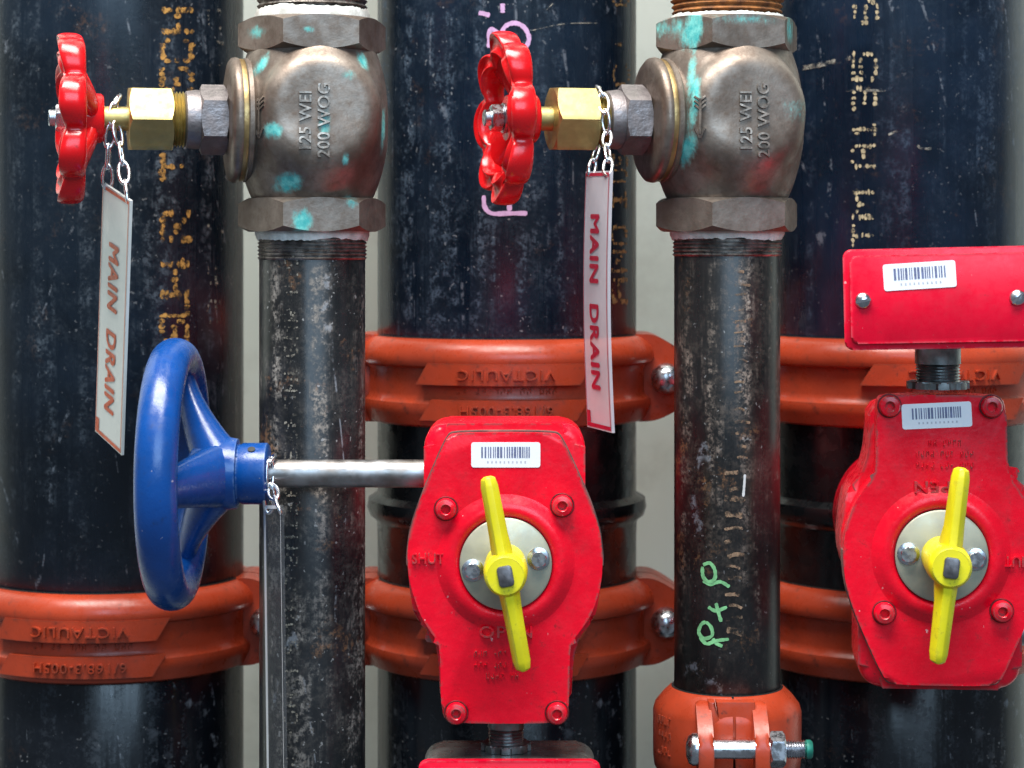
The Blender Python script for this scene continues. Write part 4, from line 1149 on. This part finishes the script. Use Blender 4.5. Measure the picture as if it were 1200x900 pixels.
def hang_sign(tl, a_vec, b_vec, label, mat, ink, th=0.0016, text=True, bend=0.0, tfrac=(0.21, 0.87), th_frac=0.34, tpos=0.5):
    """tl: top-left corner, a: across the short side, b: down the long side (world)"""
    base = tl.copy()
    t = thing('drain_sign', base, label, 'sign', 0, 'hanging drain signs')
    n = a_vec.cross(b_vec).normalized()
    if n.y > 0: n = -n              # towards the viewer
    w, l = a_vec.length, b_vec.length; ea = a_vec / w; eb = b_vec / l
    def pt(u, v, h): return ea * u + eb * v + n * (h + bend * math.sin(PI * v / l))
    V = []; Fc = []; N = 24
    for i in range(N + 1):
        v = l * i / N
        for (u, h) in ((0, th / 2), (w, th / 2), (w, -th / 2), (0, -th / 2)): V.append(pt(u, v, h))
    for i in range(N):
        for k in range(4):
            q = (k + 1) % 4; Fc.append((i * 4 + k, i * 4 + q, i * 4 + 4 + q, i * 4 + 4 + k))
    Fc += [(0, 1, 2, 3), tuple(N * 4 + k for k in range(4))]
    mk('plate', V, Fc, mat, t, 30)
    V = []; Fc = []
    e = 0.0007 if text else 0.0045; m_ = 0.0009 if text else 0.0001
    def strip(u0, u1, v0, v1, nn=20):
        k = len(V)
        for i in range(nn + 1):
            v = v0 + (v1 - v0) * i / nn
            V.append(pt(u0, v, th / 2 + 0.0003)); V.append(pt(u1, v, th / 2 + 0.0003))
        for i in range(nn): Fc.append((k + 2 * i, k + 2 * i + 1, k + 2 * i + 3, k + 2 * i + 2))
    strip(m_, m_ + e, m_, l - m_); strip(w - m_ - (e if text else 0.0008), w - m_, m_, l - m_)
    strip(m_ + e, w - m_ - e, m_, m_ + 0.0018, 2); strip(m_ + e, w - m_ - e, l - m_ - 0.0022, l - m_, 2)
    strip(m_ + e, m_ + e + 0.0045, l - m_ - 0.009, l - m_ - 0.0024, 2) if text else None
    mk('border_or_lit_edge', V, Fc, ink, t)  # on the blank tag this paints light caught along its clear edge
    if text:
        V, Fc = textmesh('MAIN  DRAIN', 1.0, 0.0, 1.10, 1.0, shear=0.0, bold=0.0)
        xs_ = [v[0] for v in V]; x0, x1 = min(xs_), max(xs_)
        hh = w * th_frac
        out = []; FF = []
        for q, (du, dv) in enumerate(((0, 0), (0.0006, 0), (-0.0006, 0), (0, 0.0006), (0, -0.0006))):   # heavy strokes
            FF += [tuple(i + len(out) for i in f) for f in Fc]
            out += [pt(w * tpos + v[1] * hh + du, l * (tfrac[0] + (tfrac[1] - tfrac[0]) * (v[0] - x0) / (x1 - x0)) + dv, th / 2 + 0.0003 + q * 0.00003) for v in V]
        mk('lettering', out, FF, ink, t)
    return t, base, pt, w, l

def lower_corner(tl, a_v, ppx, ppy, D):
    lo_, hi_ = D - 0.12, D + 0.12
    f = lambda d: a_v.dot(P(ppx, ppy, d) - tl)
    for _ in range(50):
        m_ = (lo_ + hi_) / 2
        if f(m_) * f(lo_) <= 0: hi_ = m_
        else: lo_ = m_
    return P(ppx, ppy, (lo_ + hi_) / 2) - tl
# left milky sign
DS1 = 1.212
s1 = DS1 / F
tl = P(122, 214, DS1 + 0.018)
a_v = P(154, 235, DS1 - 0.016) - tl; b_v = lower_corner(tl, a_v, 113, 505, DS1 + 0.03)
t1, base1, pt1, w1, l1 = hang_sign(tl, a_v, b_v, 'milky white MAIN DRAIN tag with orange letters hanging by the left red handwheel', M['sign1'], M['print_orange'], tpos=0.5)
stem1 = P(137, 133, 1.226)
top1 = stem1 + Vector((0, -0.0085, 0.0085))
chain(t1, [stem1 + Vector((0.0, 0.004, 0.0095)), stem1 + Vector((0, -0.0055, 0.0070)), stem1 + Vector((0, -0.0090, -0.002)), stem1 + Vector((-0.003, -0.0085, -0.014)), base1 + pt1(w1 * .12, l1 * .012, 0)], base1)
chain(t1, [stem1 + Vector((0.001, -0.0095, -0.006)), stem1 + Vector((0.004, -0.010, -0.02)), base1 + pt1(w1 * .86, l1 * .012, 0)], base1)

# right clear sign
DS2 = 1.205
s2 = DS2 / F
tl = P(688, 201, DS2 + 0.01)
a_v = P(717, 200, DS2 - 0.023) - tl; b_v = lower_corner(tl, a_v, 690, 500, DS2)
t2, base2, pt2, w2, l2 = hang_sign(tl, a_v, b_v, 'clear mauve MAIN DRAIN tag with crimson letters hanging from the right bronze valve', M['sign2'], M['print_red'], bend=0.002, tfrac=(0.17, 0.84), tpos=0.46)
c0 = gv2.matrix_basis @ Vector((-0.0775, 0, 0))
off = gv2.matrix_basis.to_3x3()
def around(ang, r, ax=-0.0775): return gv2.matrix_basis @ Vector((ax, -r * math.cos(ang), r * math.sin(ang)))
chain(t2, [around(rad(120), 0.0168), around(rad(85), 0.0172), around(rad(55), 0.0185), around(rad(25), 0.0190), around(0, 0.0195), around(rad(-25), 0.0208, -0.0765), base2 + pt2(w2 * .86, l2 * .012, 0)], base2)
chain(t2, [around(rad(-60), 0.0180, -0.079), base2 + pt2(w2 * .14, l2 * .012, 0)], base2)

# edge-on clear sign on the handwheel shaft
D3 = 1.186
s3 = D3 / F
tl = P(311, 592, D3 + 0.012)
a_v = P(331, 592, D3 - 0.022) - tl; b_v = lower_corner(tl, a_v, 315, 910, D3)
t3, base3, pt3, w3, l3 = hang_sign(tl, a_v, b_v, 'clear plastic tag seen nearly edge-on, hanging from the steel shaft beside the blue wheel', M['sign3'], M['sticker'], th=0.0016, text=False)  # white strip stands in for the bright acrylic edge
shc = P(318, 555, DSH)
chain(t3, [shc + Vector((0, 0.006, 0.0085)), shc + Vector((0, -0.007, 0.0075)), shc + Vector((0.0005, -0.0098, 0.0)), shc + Vector((0.0, -0.0105, -0.010)), base3 + pt3(w3 * .2, 0.003, 0)], base3)
chain(t3, [shc + Vector((0.001, -0.0105, -0.006)), base3 + pt3(w3 * .85, 0.003, 0)], base3)
